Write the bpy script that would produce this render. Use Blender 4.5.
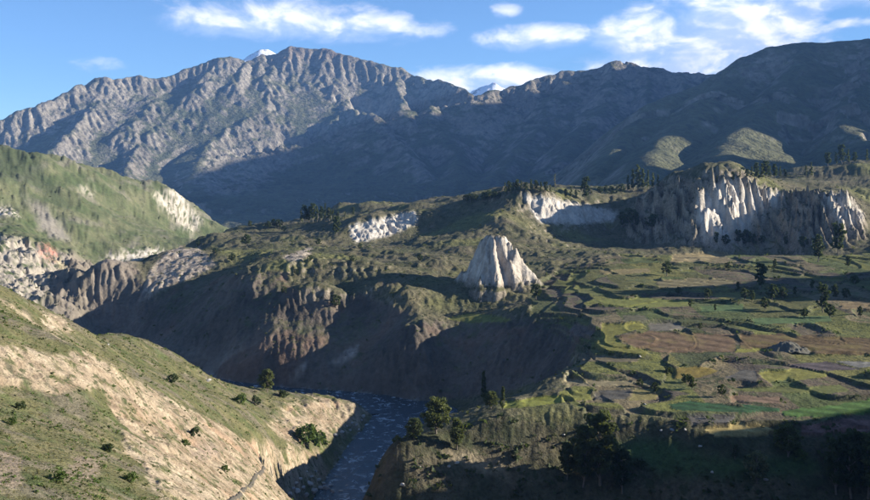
import bpy, math, random
import numpy as np
from mathutils import Vector

for o in list(bpy.data.objects):
    bpy.data.objects.remove(o, do_unlink=True)
S = bpy.context.scene
COL = S.collection

# ------------------------------------------------------------------ camera
F, U0, VH = 900.0, 435.0, 165.0          # focal length in photo pixels, centre column, horizon row
cam = bpy.data.cameras.new('camera')
cam.sensor_width = 36.0
cam.lens = 36.0 * F / 870.0
cam.shift_y = -(250.0 - VH) / 870.0
cam.clip_start = 1.0
cam.clip_end = 60000.0
camo = bpy.data.objects.new('camera', cam)
COL.objects.link(camo)
camo.location = (0, 0, 0)
camo.rotation_euler = (math.radians(90), 0, 0)
S.camera = camo

# ------------------------------------------------------------------ light
SUN_AZ, SUN_EL = 86.0, 17.5               # degrees clockwise from the viewing direction, above the horizon
az, el = math.radians(SUN_AZ), math.radians(SUN_EL)
sun_dir = Vector((math.sin(az) * math.cos(el), math.cos(az) * math.cos(el), math.sin(el)))
sl = bpy.data.lights.new('sun', 'SUN')
sl.energy = 5.0
sl.angle = math.radians(0.5)
sl.color = (1.0, 0.92, 0.79)
so = bpy.data.objects.new('sun', sl)
COL.objects.link(so)
so.rotation_euler = (-sun_dir).to_track_quat('-Z', 'Y').to_euler()
so.location = sun_dir * 300

S.view_settings.view_transform = 'Standard'
S.view_settings.look = 'None'
S.view_settings.gamma = 1.0
S.view_settings.exposure = 1.45
S.view_settings.use_curve_mapping = False
S.render.engine = 'CYCLES'
S.cycles.volume_bounces = 0
S.cycles.max_bounces = 4
S.cycles.diffuse_bounces = 2
S.cycles.glossy_bounces = 2

# ------------------------------------------------------------------ world: sky with clouds
W = bpy.data.worlds.new('World')
S.world = W
W.use_nodes = True
W.cycles.sampling_method = 'MANUAL'
W.cycles.sample_map_resolution = 512
nt = W.node_tree
nt.nodes.clear()


class NB:
    """small node builder"""
    def __init__(s, tree):
        s.t = tree

    def n(s, typ, **kw):
        nd = s.t.nodes.new(typ)
        for k, v in kw.items():
            setattr(nd, k, v)
        return nd

    def put(s, sock, v):
        if isinstance(v, bpy.types.NodeSocket):
            s.t.links.new(v, sock)
        elif v is not None:
            sock.default_value = v

    def m(s, op, a, b=None, c=None, clamp=False):
        nd = s.n('ShaderNodeMath', operation=op, use_clamp=clamp)
        s.put(nd.inputs[0], a)
        s.put(nd.inputs[1], b)
        s.put(nd.inputs[2], c)
        return nd.outputs[0]

    def ramp(s, x, lo, hi, a=0.0, b=1.0):
        nd = s.n('ShaderNodeMapRange', interpolation_type='SMOOTHSTEP')
        s.put(nd.inputs['Value'], x)
        for k, v in (('From Min', lo), ('From Max', hi), ('To Min', a), ('To Max', b)):
            s.put(nd.inputs[k], v)
        return nd.outputs['Result']

    def noise(s, vec, scale, detail=4.0, rough=0.55, dist=0.0):
        nd = s.n('ShaderNodeTexNoise')
        s.put(nd.inputs['Vector'], vec)
        s.put(nd.inputs['Scale'], scale)
        s.put(nd.inputs['Detail'], detail)
        s.put(nd.inputs['Roughness'], rough)
        s.put(nd.inputs['Distortion'], dist)
        return nd.outputs['Fac']

    def mix(s, fac, a, b, mode='MIX'):
        nd = s.n('ShaderNodeMix', data_type='RGBA', blend_type=mode)
        s.put(nd.inputs['Factor'], fac)
        for sock, v in ((nd.inputs[6], a), (nd.inputs[7], b)):
            if isinstance(v, tuple) and len(v) == 3:
                v = v + (1.0,)
            s.put(sock, v)
        return nd.outputs[2]

    def comb(s, x, y, z):
        nd = s.n('ShaderNodeCombineXYZ')
        for i, v in enumerate((x, y, z)):
            s.put(nd.inputs[i], v)
        return nd.outputs[0]


b = NB(nt)
sky = b.n('ShaderNodeTexSky', sky_type='NISHITA')
sky.sun_disc = False
sky.sun_elevation = el
sky.sun_rotation = az
sky.altitude = 3400.0
sky.air_density = 1.0
sky.dust_density = 0.35
sky.ozone_density = 1.6
tc = b.n('ShaderNodeTexCoord')
sep = b.n('ShaderNodeSeparateXYZ')
nt.links.new(tc.outputs['Generated'], sep.inputs[0])
dx, dy, dz = sep.outputs
A = b.m('ARCTAN2', dx, dy)                 # azimuth of the sky point
E = b.m('ARCSINE', dz)                     # its elevation
# cumulus banks: azimuth, elevation, half width, half height (degrees), weight
CL = [(-10.2, 9.0, 5.6, 1.0, 1.0), (-5.4, 8.7, 4.6, 0.8, 1.0), (6.3, 8.05, 3.0, 0.65, 1.0), (4.6, 9.75, 0.8, 0.45, 0.8),
      (4.2, 5.3, 5.0, 0.8, 1.1), (-20.3, 6.0, 1.6, 0.5, 0.55),
      (13.2, 8.0, 2.4, 1.3, 1.1), (18.6, 7.4, 3.3, 2.1, 1.35), (15.5, 5.9, 5.5, 1.0, 1.15),
      (24.5, 10.3, 7.0, 1.0, 1.15), (26.5, 8.2, 3.0, 0.35, 0.75)]


def cloud_density(Aa, Ee, detail):
    acc = None
    for (ca, ce, wa, we, wt) in CL:
        q1_ = b.m('MULTIPLY_ADD', Aa, 1 / math.radians(wa), -ca / wa)
        q2_ = b.m('MULTIPLY_ADD', Ee, 1 / math.radians(we), -ce / we)
        g = b.m('MULTIPLY_ADD', q1_, q1_, b.m('MULTIPLY', q2_, q2_))
        g = b.m('MULTIPLY_ADD', g, -0.42, wt)
        acc = g if acc is None else b.m('MAXIMUM', acc, g)
    # the same broken cloud goes on all round the sky outside the banks in view
    far = b.ramp(b.m('ABSOLUTE', Aa), 0.52, 0.66)
    n2_ = b.noise(b.comb(Aa, b.m('MULTIPLY', Ee, 2.0), 3.7), 5.0, 1.0, 0.5)
    acc = b.m('MAXIMUM', b.m('MAXIMUM', acc, -1.0), b.m('MULTIPLY_ADD', b.m('MULTIPLY', far, b.ramp(n2_, 0.54, 0.74)), 2.0, -1.0))
    v = b.comb(Aa, b.m('MULTIPLY', Ee, 1.9), 0.0)
    n1_ = b.noise(v, 17.0, detail, 0.6, 0.35)
    return b.m('MULTIPLY_ADD', b.m('SUBTRACT', n1_, 0.5), 2.6, acc)


R1 = cloud_density(A, E, 6.0)
R2 = cloud_density(b.m('ADD', A, math.radians(0.8)), b.m('ADD', E, math.radians(0.55)), 3.0)
D = b.ramp(R1, 0.0, 1.25)
lit = b.ramp(b.m('SUBTRACT', R1, R2), -0.25, 0.5)
ccol = b.mix(lit, (5.2, 6.1, 8.4), (11.5, 10.9, 10.6))
skyc = b.mix(1.0, sky.outputs['Color'], (0.80, 1.02, 1.22), 'MULTIPLY')
fin = b.mix(b.m('MULTIPLY', D, 0.9), skyc, ccol)
bg = b.n('ShaderNodeBackground')
b.put(bg.inputs['Color'], fin)
bg.inputs['Strength'].default_value = 0.055
out = b.n('ShaderNodeOutputWorld')
nt.links.new(bg.outputs[0], out.inputs[0])

# ------------------------------------------------------------------ noise in numpy
_rs = np.random.RandomState(7)
PERM = _rs.permutation(512).astype(np.int64)
PERM = np.concatenate([PERM, PERM, PERM])
GA = _rs.rand(512) * 2 * math.pi
GX, GY = np.cos(GA), np.sin(GA)


def perlin(x, y, seed=0):
    x = np.asarray(x, float) + seed * 17.31
    y = np.asarray(y, float) + seed * 9.77
    xi = np.floor(x).astype(np.int64)
    yi = np.floor(y).astype(np.int64)
    xf, yf = x - xi, y - yi
    xi &= 511
    yi &= 511
    u = xf * xf * xf * (xf * (xf * 6 - 15) + 10)
    v = yf * yf * yf * (yf * (yf * 6 - 15) + 10)

    def g(ix, iy, fx, fy):
        h = PERM[PERM[ix] + iy] & 511
        return GX[h] * fx + GY[h] * fy
    a = g(xi, yi, xf, yf)
    c = g((xi + 1) & 511, yi, xf - 1, yf)
    d = g(xi, (yi + 1) & 511, xf, yf - 1)
    e = g((xi + 1) & 511, (yi + 1) & 511, xf - 1, yf - 1)
    return ((a + u * (c - a)) * (1 - v) + (d + u * (e - d)) * v) * 1.5


def fbm(x, y, octv=5, gain=0.5, seed=0):
    s, a, t = 0, 1.0, 0.0
    for i in range(octv):
        s = s + a * perlin(x, y, seed + i)
        t += a
        a *= gain
        x, y = x * 2.03, y * 2.03
    return s / t * 1.4


def ridged(x, y, octv=5, gain=0.5, seed=0):
    s, a, t = 0, 1.0, 0.0
    for i in range(octv):
        s = s + a * (1 - np.abs(perlin(x, y, seed + i)) * 2)
        t += a
        a *= gain
        x, y = x * 2.07, y * 2.07
    return s / t


def sstep(lo, hi, x):
    t = np.clip((x - lo) / (hi - lo), 0, 1)
    return t * t * (3 - 2 * t)


def inpoly(px, py, poly):
    poly = np.asarray(poly, float)
    res = np.zeros(px.shape, bool)
    bb = (px >= poly[:, 0].min()) & (px <= poly[:, 0].max()) & (py >= poly[:, 1].min()) & (py <= poly[:, 1].max())
    x, y = px[bb], py[bb]
    c = np.zeros(x.shape, bool)
    j = len(poly) - 1
    for i in range(len(poly)):
        xi, yi = poly[i]
        xj, yj = poly[j]
        if yi != yj:
            c ^= ((yi > y) != (yj > y)) & (x < (xj - xi) * (y - yi) / (yj - yi) + xi)
        j = i
    res[bb] = c
    return res


def erode(H, ry, rounds=10, n=20000, steps=45, cap=4.0, er=0.25, dep=0.25, inertia=0.15, seed=1, mask=None):
    """water droplets run down a height grid (unit cells), cutting gullies"""
    R = np.random.RandomState(seed)
    h0 = H.copy()
    ny, nx = H.shape
    for r in range(rounds):
        p = np.stack([R.rand(n) * (ny - 2.01), R.rand(n) * (nx - 2.01)], 1)
        d = np.zeros((n, 2))
        spd, wat, sed = np.ones(n), np.ones(n), np.zeros(n)
        for s in range(steps):
            i = p[:, 0].astype(int)
            j = p[:, 1].astype(int)
            fy, fx = p[:, 0] - i, p[:, 1] - j
            k = i * nx + j
            Hf = H.ravel()
            a, b_, c, e = Hf[k], Hf[k + 1], Hf[k + nx], Hf[k + nx + 1]
            gx = (b_ - a) * (1 - fy) + (e - c) * fy
            asp = ry[i]
            gy = ((c - a) * (1 - fx) + (e - b_) * fx) / asp
            hh = (a * (1 - fx) + b_ * fx) * (1 - fy) + (c * (1 - fx) + e * fx) * fy
            d[:, 0] = d[:, 0] * inertia - gy * (1 - inertia)
            d[:, 1] = d[:, 1] * inertia - gx * (1 - inertia)
            L = np.hypot(d[:, 0], d[:, 1]) + 1e-9
            d /= L[:, None]
            q = p + d * np.stack([1 / asp, np.ones(n)], 1)
            ok = (q[:, 0] > 0) & (q[:, 0] < ny - 2.01) & (q[:, 1] > 0) & (q[:, 1] < nx - 2.01)
            q = np.where(ok[:, None], q, p)
            i2, j2 = q[:, 0].astype(int), q[:, 1].astype(int)
            fy2, fx2 = q[:, 0] - i2, q[:, 1] - j2
            k2 = i2 * nx + j2
            h2 = (Hf[k2] * (1 - fx2) + Hf[k2 + 1] * fx2) * (1 - fy2) + (Hf[k2 + nx] * (1 - fx2) + Hf[k2 + nx + 1] * fx2) * fy2
            dh = h2 - hh
            cp = np.maximum(-dh, 0.01) * spd * wat * cap
            up = dh > 0
            dps = np.where(up, np.minimum(dh, sed), np.maximum(sed - cp, 0) * dep)
            ers = np.where((~up) & (sed < cp), np.minimum((cp - sed) * er, -dh * 0.6), 0)
            dl = (dps - ers) * ok
            sed -= dl
            for kk, w in ((k, (1 - fx) * (1 - fy)), (k + 1, fx * (1 - fy)), (k + nx, (1 - fx) * fy), (k + nx + 1, fx * fy)):
                H += np.bincount(kk, dl * w, minlength=H.size).reshape(H.shape)
            spd = np.sqrt(np.maximum(spd * spd - dh * 1.0, 0.05))
            spd = np.minimum(spd, 3.0)
            wat *= 0.97
            p = q
    dl = H - h0
    for ax in (0, 1, 1):
        dl = (np.roll(dl, 1, ax) + 2 * dl + np.roll(dl, -1, ax)) / 4
    if mask is not None:
        dl *= mask
    return h0 + dl


# ------------------------------------------------------------------ materials
def new_mat(name):
    m = bpy.data.materials.new(name)
    m.use_nodes = True
    m.node_tree.nodes.clear()
    return m, NB(m.node_tree)


def finish(m, nb, col, rough=0.95, bump=None, bstr=0.5, bdist=0.5, spec=0.15, **kw):
    p = nb.n('ShaderNodeBsdfPrincipled')
    nb.put(p.inputs['Base Color'], col if not (isinstance(col, tuple) and len(col) == 3) else col + (1,))
    nb.put(p.inputs['Roughness'], rough)
    p.inputs['Specular IOR Level'].default_value = spec
    for k, v in kw.items():
        nb.put(p.inputs[k.replace('_', ' ')], v)
    if bump is not None:
        bn = nb.n('ShaderNodeBump')
        bn.inputs['Strength'].default_value = bstr
        bn.inputs['Distance'].default_value = bdist
        nb.put(bn.inputs['Height'], bump)
        nb.t.links.new(bn.outputs[0], p.inputs['Normal'])
    o = nb.n('ShaderNodeOutputMaterial')
    nb.t.links.new(p.outputs[0], o.inputs[0])
    return m


def terrain_mat(name, s1, s2, var=0.5, bstr=0.6, bdist=0.6, speck=None, speck_scale=0.4, speck_thr=(0.56, 0.66)):
    """albedo from the mesh's colour attribute, broken up by grain at two sizes"""
    m, nb = new_mat(name)
    at = nb.n('ShaderNodeAttribute', attribute_name='albedo')
    tcn = nb.n('ShaderNodeTexCoord')
    P = tcn.outputs['Object']
    n1 = nb.noise(P, s1, 5.0, 0.6)
    n2 = nb.noise(P, s2, 4.0, 0.65)
    k = nb.m('ADD', nb.m('MULTIPLY', nb.m('SUBTRACT', n1, 0.5), 1.6 * var), nb.m('MULTIPLY', nb.m('SUBTRACT', n2, 0.5), 2.2 * var))
    k = nb.m('MAXIMUM', nb.m('ADD', k, 1.0), 0.25)
    vm = nb.n('ShaderNodeVectorMath', operation='SCALE')
    nb.t.links.new(at.outputs['Color'], vm.inputs[0])
    nb.put(vm.inputs['Scale'], k)
    col = vm.outputs[0]
    if speck:
        n3 = nb.noise(P, speck_scale, 3.0, 0.6, 0.3)
        col = nb.mix(nb.m('MULTIPLY', nb.ramp(n3, *speck_thr), 0.8), col, speck)
    return finish(m, nb, col, 0.97, nb.m('ADD', n2, n1), bstr, bdist, 0.1)


def link(name, me, mat, parent=None, **props):
    o = bpy.data.objects.new(name, me)
    COL.objects.link(o)
    if mat is not None and len(me.materials) == 0:
        me.materials.append(mat)
    if parent is not None:
        o.parent = parent
    for k, v in props.items():
        if v is not None:
            o[k] = v
    return o


def mesh_np(name, verts, faces, smooth=True, cols=None):
    """mesh from numpy arrays; faces (n,3) or (n,4)"""
    me = bpy.data.meshes.new(name)
    verts = np.asarray(verts, np.float32)
    faces = np.asarray(faces, np.int32)
    k = faces.shape[1]
    me.vertices.add(len(verts))
    me.vertices.foreach_set('co', verts.ravel())
    me.loops.add(faces.size)
    me.loops.foreach_set('vertex_index', faces.ravel())
    me.polygons.add(len(faces))
    me.polygons.foreach_set('loop_start', np.arange(0, faces.size, k, dtype=np.int32))
    me.polygons.foreach_set('loop_total', np.full(len(faces), k, np.int32))
    me.polygons.foreach_set('use_smooth', np.full(len(faces), smooth))
    if cols is not None:
        at = me.attributes.new('albedo', 'FLOAT_COLOR', 'POINT')
        c4 = np.ones((len(verts), 4), np.float32)
        c4[:, :3] = cols
        at.data.foreach_set('color', c4.ravel())
    me.update(calc_edges=True)
    me.validate()
    return me


def submesh(name, verts, quads, cols):
    used, inv = np.unique(quads, return_inverse=True)
    return mesh_np(name, verts[used], inv.reshape(quads.shape), True, cols[used])


def grid_quads(ny, nx):
    k = (np.arange(ny - 1)[:, None] * nx + np.arange(nx - 1)[None, :]).ravel()
    return np.stack([k, k + 1, k + nx + 1, k + nx], 1)


# ------------------------------------------------------------------ canyon ground: levels read at points whose distance follows from the river, the terraces and the slopes between
def V(u, v, d):
    return ((u - U0) / F * d, d, -(v - VH) / F * d)


def Hp(u, d, z):
    return ((u - U0) / F * d, d, z)


ctrl = []


def line(pts, n=3):
    q = [np.array(V(*p)) for p in pts]
    for i in range(len(q) - 1):
        for k in range(n):
            ctrl.append(q[i] + (q[i + 1] - q[i]) * (k / n))
    ctrl.append(q[-1])


def pts(l):
    for p in l:
        ctrl.append(np.array(V(*p)))


def hid(l):
    for p in l:
        ctrl.append(np.array(Hp(*p)))


def wld(l):
    for p in l:
        ctrl.append(np.array(p, float))


# near hillside on the left bank
FS = [(-90, 262, 280), (-40, 272, 290), (0, 286, 300), (40, 312, 330), (78, 337, 360), (100, 338, 400), (125, 341, 420), (160, 352, 440), (200, 375, 460),
      (230, 385, 480), (290, 392, 510), (320, 400, 520), (345, 403, 525), (363, 409, 525)]
line(FS, 2)
hid([(u, d + 75, -((v - VH) / F * d) * 0.35 - 150 * 0.65) for (u, v, d) in FS[:9]])
hid([(u, d + 45, -148) for (u, v, d) in FS[9:13]])
line([(-80, 500, 85), (0, 500, 100), (100, 500, 115), (180, 500, 150), (230, 500, 200), (260, 500, 260), (290, 500, 350)], 1)
pts([(305, 492, 392), (318, 498, 398), (325, 480, 412), (312, 472, 405), (325, 452, 445), (338, 442, 475)])
line([(-80, 440, 120), (0, 440, 140), (100, 450, 165), (150, 450, 200), (200, 455, 245), (240, 455, 300), (280, 458, 365), (312, 465, 400)], 1)
line([(-40, 386, 172), (0, 388, 180), (40, 390, 190), (85, 391, 202)], 2)
line([(-40, 340, 188), (0, 345, 197), (40, 351, 210), (85, 355, 226)], 2)
line([(85, 355, 226), (120, 375, 250), (150, 392, 275), (200, 405, 330), (250, 412, 390), (290, 425, 440), (320, 428, 475), (350, 428, 500)], 1)
pts([(40, 330, 270), (0, 310, 250), (80, 345, 295), (130, 360, 345), (180, 380, 395), (240, 398, 440), (320, 408, 500), (115, 420, 205), (160, 430, 245),
     (220, 438, 305), (265, 440, 370), (300, 445, 425)])
pts([(48, 322, 440), (60, 317, 460), (74, 327, 460)])
# river and its canyon
RIV = [V(318, 540, 360)[:2], V(334, 520, 380)[:2], V(354, 490, 415)[:2], V(370, 465, 450)[:2], V(390, 435, 500)[:2], V(403, 412, 546)[:2], (-40, 572), (-110, 592),
       (-180, 625), (-240, 685), (-290, 765), (-345, 900), (-380, 1050), (-365, 1250)]
RZ = [-150.5] * 10 + [-149, -146, -142, -138]
wld([(x, y, z - 1.0) for (x, y), z in zip(RIV, RZ)])
# hill on the left bank upstream
HS = [(-70, 139, 1340), (0, 148, 1400), (30, 152, 1430), (60, 157, 1480), (90, 165, 1550), (120, 172, 1600), (150, 180, 1650), (175, 192, 1700), (195, 206, 1720), (212, 219, 1730), (228, 236, 1730)]
line(HS, 1)
hid([(u, d + 260, -(v - VH) / F * d - 110) for (u, v, d) in HS])
pts([(0, 240, 1000), (50, 250, 1000), (90, 262, 1050), (0, 285, 800), (30, 292, 800), (60, 300, 780), (76, 306, 765), (-60, 280, 800), (-60, 235, 1000), (88, 275, 980),
     (110, 263, 1150), (150, 252, 1250), (190, 243, 1450), (0, 200, 1180), (60, 210, 1250), (120, 215, 1400), (170, 220, 1550), (-60, 190, 1180), (30, 255, 930), (115, 252, 1180), (155, 243, 1290)])
hid([(40, 640, -140), (0, 600, -140), (-60, 560, -130), (60, 600, -120)])
# shaded canyon wall
line([(90, 288, 815), (100, 264, 840), (112, 258, 860), (130, 260, 870), (150, 256, 900), (165, 249, 935), (180, 247, 960), (205, 252, 960)], 1)
pts([(155, 273, 850), (142, 299, 800), (215, 275, 830), (190, 300, 770), (170, 300, 785)])
pts([(200, 372, 652), (150, 346, 735), (120, 335, 780), (250, 386, 608), (300, 390, 598), (350, 393, 590), (400, 398, 580), (450, 397, 573), (490, 389, 560), (530, 382, 540), (560, 378, 505)])
pts([(120, 300, 812), (150, 320, 762), (200, 330, 690), (210, 300, 730), (250, 335, 645), (250, 305, 682), (245, 278, 715), (240, 268, 750), (300, 342, 634), (300, 315, 668), (300, 290, 704), (350, 345, 634), (350, 318, 670),
     (350, 296, 702), (412, 352, 594), (412, 314, 626), (400, 292, 672), (375, 330, 640), (375, 300, 682), (450, 352, 603), (450, 330, 620), (325, 362, 616), (345, 362, 616), (440, 300, 672)])
line([(445, 318, 640), (470, 318, 640), (500, 316, 622), (525, 313, 606), (542, 311, 598), (562, 325, 570), (580, 345, 520)], 1)
pts([(500, 350, 575), (540, 345, 562), (560, 355, 530)])
pts([(290, 264, 730), (300, 276, 690), (330, 266, 735), (330, 284, 690), (370, 271, 730), (430, 271, 740), (370, 288, 690), (430, 288, 700), (400, 250, 880), (340, 250, 890),
     (300, 248, 900), (260, 258, 820), (400, 262, 790), (340, 260, 790)])
# upper plateau, left to right
pts([(355, 241, 1020), (385, 234, 1050), (415, 224, 1085), (355, 226, 1045), (385, 220, 1070), (415, 213, 1100), (440, 208, 1120), (300, 222, 1300), (250, 226, 1250), (225, 233, 1180), (203, 241, 1100),
     (330, 208, 1400), (350, 202, 1400), (400, 203, 1380), (430, 204, 1330), (270, 240, 1050), (310, 232, 1120)])
line([(440, 208, 1140), (480, 201, 1125), (515, 193, 1085), (545, 198, 1085), (580, 205, 1120), (617, 213, 1165)], 2)
pts([(440, 243, 940), (470, 232, 985), (480, 250, 890), (450, 272, 760), (460, 292, 690), (500, 208, 1090), (505, 225, 1000)])
pts([(530, 222, 1055), (545, 222, 1062), (580, 224, 1095), (610, 229, 1130), (520, 218, 1040)])
pts([(540, 255, 850), (580, 252, 870), (540, 285, 715), (520, 300, 660), (560, 300, 630), (480, 292, 700), (500, 292, 695), (515, 275, 760), (470, 305, 665)])
line([(622, 214, 1155), (640, 200, 1130), (660, 186, 1105), (690, 188, 1062), (715, 183, 1056), (740, 183, 1068), (765, 190, 1090), (788, 194, 1105), (805, 197, 1065), (822, 196, 1025), (842, 196, 1030), (860, 216, 1050), (885, 222, 1060)], 2)
line([(625, 238, 1060), (650, 239, 1050), (680, 240, 1010), (705, 242, 1008), (735, 242, 1025), (765, 242, 1050), (785, 244, 1040), (805, 245, 1000), (825, 244, 985), (845, 238, 1000), (865, 236, 1010), (900, 238, 1000)], 2)
pts([(640, 190, 1300), (700, 181, 1300), (760, 181, 1300), (800, 183, 1250), (835, 170, 1310), (850, 168, 1310), (870, 171, 1290), (812, 183, 1200), (870, 191, 1150), (760, 176, 1480),
     (870, 160, 1600), (700, 183, 1500), (600, 188, 1400), (550, 188, 1350), (500, 190, 1300), (450, 197, 1380), (930, 158, 1500), (820, 168, 1580)])
hid([(200, 1500, -150), (300, 1750, -130), (400, 1750, -120), (500, 1700, -100), (600, 1750, -90), (700, 1800, -70), (800, 1900, -60), (900, 2000, -40), (250, 2200, -200), (450, 2200, -180), (650, 2200, -150), (900, 2300, -100)])
# terraces
for u in (600, 650, 700, 750, 800, 850, 900, 960):
    pts([(u, 400, 395), (u, 375, 432), (u, 350, 478), (u, 325, 535), (u, 300, 610), (u, 285, 665), (u, 270, 740), (u, 255, 830)])
pts([(560, 400, 395), (570, 390, 408), (575, 370, 440), (500, 405, 395), (530, 400, 398), (480, 411, 390), (455, 417, 388), (585, 325, 540), (600, 340, 500)])
line([(392, 442, 352), (430, 440, 356), (500, 420, 370), (560, 412, 376), (600, 414, 374), (660, 424, 368), (700, 438, 360), (760, 448, 356), (820, 444, 358), (900, 444, 358)], 1)
pts([(395, 500, 338), (440, 475, 346), (500, 500, 345), (500, 460, 357), (580, 500, 348), (580, 455, 362), (660, 500, 348), (660, 465, 356), (740, 500, 342), (740, 475, 349), (820, 500, 342), (820, 475, 350), (900, 500, 342)])
wld([(40, 315, -142), (100, 315, -142), (150, 315, -140), (-15, 300, -142)])
pts([(372, 490, 378), (385, 455, 400), (420, 430, 425)])
hid([(470, 440, -126), (440, 470, -138)])
# unseen ground right of the frame; hill and knoll added to cast shade
wld([(300, 357, -16), (290, 320, -12), (290, 280, -20), (400, 370, 0), (300, 373, -52), (300, 392, -86), (300, 425, -90), (310, 470, -90), (225, 350, -70), (235, 372, -90), (215, 430, -98), (205, 300, -115), (400, 395, -50), (400, 440, -80), (430, 510, -88), (600, 420, 20),
     (190, 230, -75), (250, 230, -20), (150, 170, -88), (330, 200, -25), (240, 150, -75), (150, 100, -65), (95, 62, -55), (50, 62, -50), (200, 180, -80), (60, 120, -72), (0, 150, -80), (0, 85, -58), (50, 80, -58), (-15, 105, -58), (110, 80, -65), (20, 220, -125), (100, 230, -120), (400, 655, -5), (445, 668, 8), (530, 675, 5), (410, 605, -72), (410, 720, -72), (345, 650, -86), (700, 800, -60), (600, 620, -60), (900, 1000, 0), (900, 600, 20)])
C = np.array(ctrl)
RSC = np.stack([C[:, 0] / C[:, 1], np.log(C[:, 1])], 1)
CZ = C[:, 2] / C[:, 1]
MQ = 0.022


def rbf_fit():
    d2 = ((RSC[:, None, :] - RSC[None, :, :]) ** 2).sum(-1)
    K = np.sqrt(d2 + MQ * MQ)
    n = len(C)
    Mx = np.zeros((n + 1, n + 1))
    Mx[:n, :n] = K - np.eye(n) * 0.002
    Mx[:n, n] = 1
    Mx[n, :n] = 1
    return np.linalg.solve(Mx, np.concatenate([CZ, [0]]))


WT = rbf_fit()


def rbf_eval(a, bq):
    outv = np.empty(a.size)
    af, bf = a.ravel(), bq.ravel()
    for i in range(0, a.size, 20000):
        dd = (af[i:i + 20000, None] - RSC[None, :, 0]) ** 2 + (bf[i:i + 20000, None] - RSC[None, :, 1]) ** 2
        outv[i:i + 20000] = np.sqrt(dd + MQ * MQ) @ WT[:-1] + WT[-1]
    return outv.reshape(a.shape)


aC = np.concatenate([np.linspace(-0.85, -0.53, 16)[:-1], np.linspace(-0.53, 0.53, 790), np.linspace(0.53, 1.6, 56)[1:]])
bR = np.concatenate([np.linspace(math.log(62), math.log(92), 20)[:-1], np.linspace(math.log(92), math.log(330), 330)[:-1], np.linspace(math.log(330), math.log(1160), 430)[:-1], np.linspace(math.log(1160), math.log(2250), 90)])
NY, NX = len(bR), len(aC)
# interpolate the fit from every second grid point
ac, bc = aC[::3], bR[::3]
if ac[-1] != aC[-1]:
    ac = np.append(ac, aC[-1])
if bc[-1] != bR[-1]:
    bc = np.append(bc, bR[-1])
Zc = rbf_eval(np.broadcast_to(ac[None, :], (len(bc), len(ac))), np.broadcast_to(bc[:, None], (len(bc), len(ac))))
tmp = np.stack([np.interp(aC, ac, r) for r in Zc])
ZN = np.stack([np.interp(bR, bc, tmp[:, k]) for k in range(NX)], 1)
YY = np.broadcast_to(np.exp(bR)[:, None], (NY, NX)).copy()
XX = aC[None, :] * YY
ZZ = ZN * YY


def slope_of(Z):
    gy = np.gradient(Z, axis=0) / np.gradient(YY, axis=0)
    gx = np.gradient(Z, axis=1) / np.gradient(XX, axis=1)
    return np.hypot(gx, gy), gx, gy


def uv_of(Z):
    return U0 + F * XX / YY, VH - F * Z / YY


def blur(Mk, n):
    Mk = Mk.astype(float)
    for _ in range(n):
        for ax in (0, 1):
            Mk = (np.roll(Mk, 1, ax) + 2 * Mk + np.roll(Mk, -1, ax)) / 4
    return Mk


def river_dist(x, y):
    dm = np.full(x.shape, 1e9)
    for (p, q) in zip(RIV[:-1], RIV[1:]):
        ex, ey = q[0] - p[0], q[1] - p[1]
        t = np.clip(((x - p[0]) * ex + (y - p[1]) * ey) / (ex * ex + ey * ey), 0, 1)
        dm = np.minimum(dm, np.hypot(x - p[0] - t * ex, y - p[1] - t * ey))
    return dm


RD = river_dist(XX, YY)
left = inpoly(XX, YY, [(0, 0)] + [tuple(p) for p in RIV[:13]] + [(-385, 1120), (-375, 1250), (-368, 1450), (-358, 1750), (-358, 2300), (-3000, 2300), (-3000, 0)])
U, VV = uv_of(ZZ)
wob = fbm(XX / 22, YY / 22, 3, seed=3)
terr_poly = [(585, 412), (562, 398), (575, 350), (530, 312), (530, 290), (560, 268), (640, 246), (700, 244), (1400, 244), (1400, 438), (900, 438), (760, 440), (700, 430), (660, 415)]
terr = inpoly(U + wob * 5, VV + wob * 3, terr_poly) & (~left) & (YY > 355) & (YY < 960)
terr_s = np.clip(blur(terr, 5) * 1.6 - 0.5, 0, 1)

ERO = [[(-60, 342), (0, 346), (30, 352), (60, 355), (85, 350), (100, 362), (97, 388), (60, 391), (30, 387), (0, 384), (-60, 380)],
       [(85, 350), (110, 363), (140, 385), (180, 403), (215, 425), (245, 440), (276, 445), (284, 455), (270, 480), (258, 505), (168, 505), (142, 465), (116, 430), (105, 405), (95, 380)],
       [(268, 425), (290, 410), (315, 398), (345, 404), (364, 407), (364, 427), (340, 434), (325, 441), (300, 435), (285, 442)],
       [(272, 455), (300, 447), (319, 455), (322, 476), (305, 492), (285, 505), (250, 505), (270, 480)],
       [(-30, 282), (0, 297), (25, 311), (55, 334), (60, 339), (35, 323), (0, 303), (-30, 288)],
       [(44, 318), (60, 314), (76, 326), (70, 332), (52, 330)]]
# broad relief, gullies cut by running water
rough = np.clip(1 - terr_s, 0, 1)
fgm = left & (YY < 600)
s0, gx0, gy0 = slope_of(ZZ)
ero0 = np.zeros(XX.shape)
for poly in ERO:
    ero0 = np.maximum(ero0, blur(inpoly(U + wob * 12, VV + wob * 8, poly) & left & (YY < 600), 4))
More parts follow.
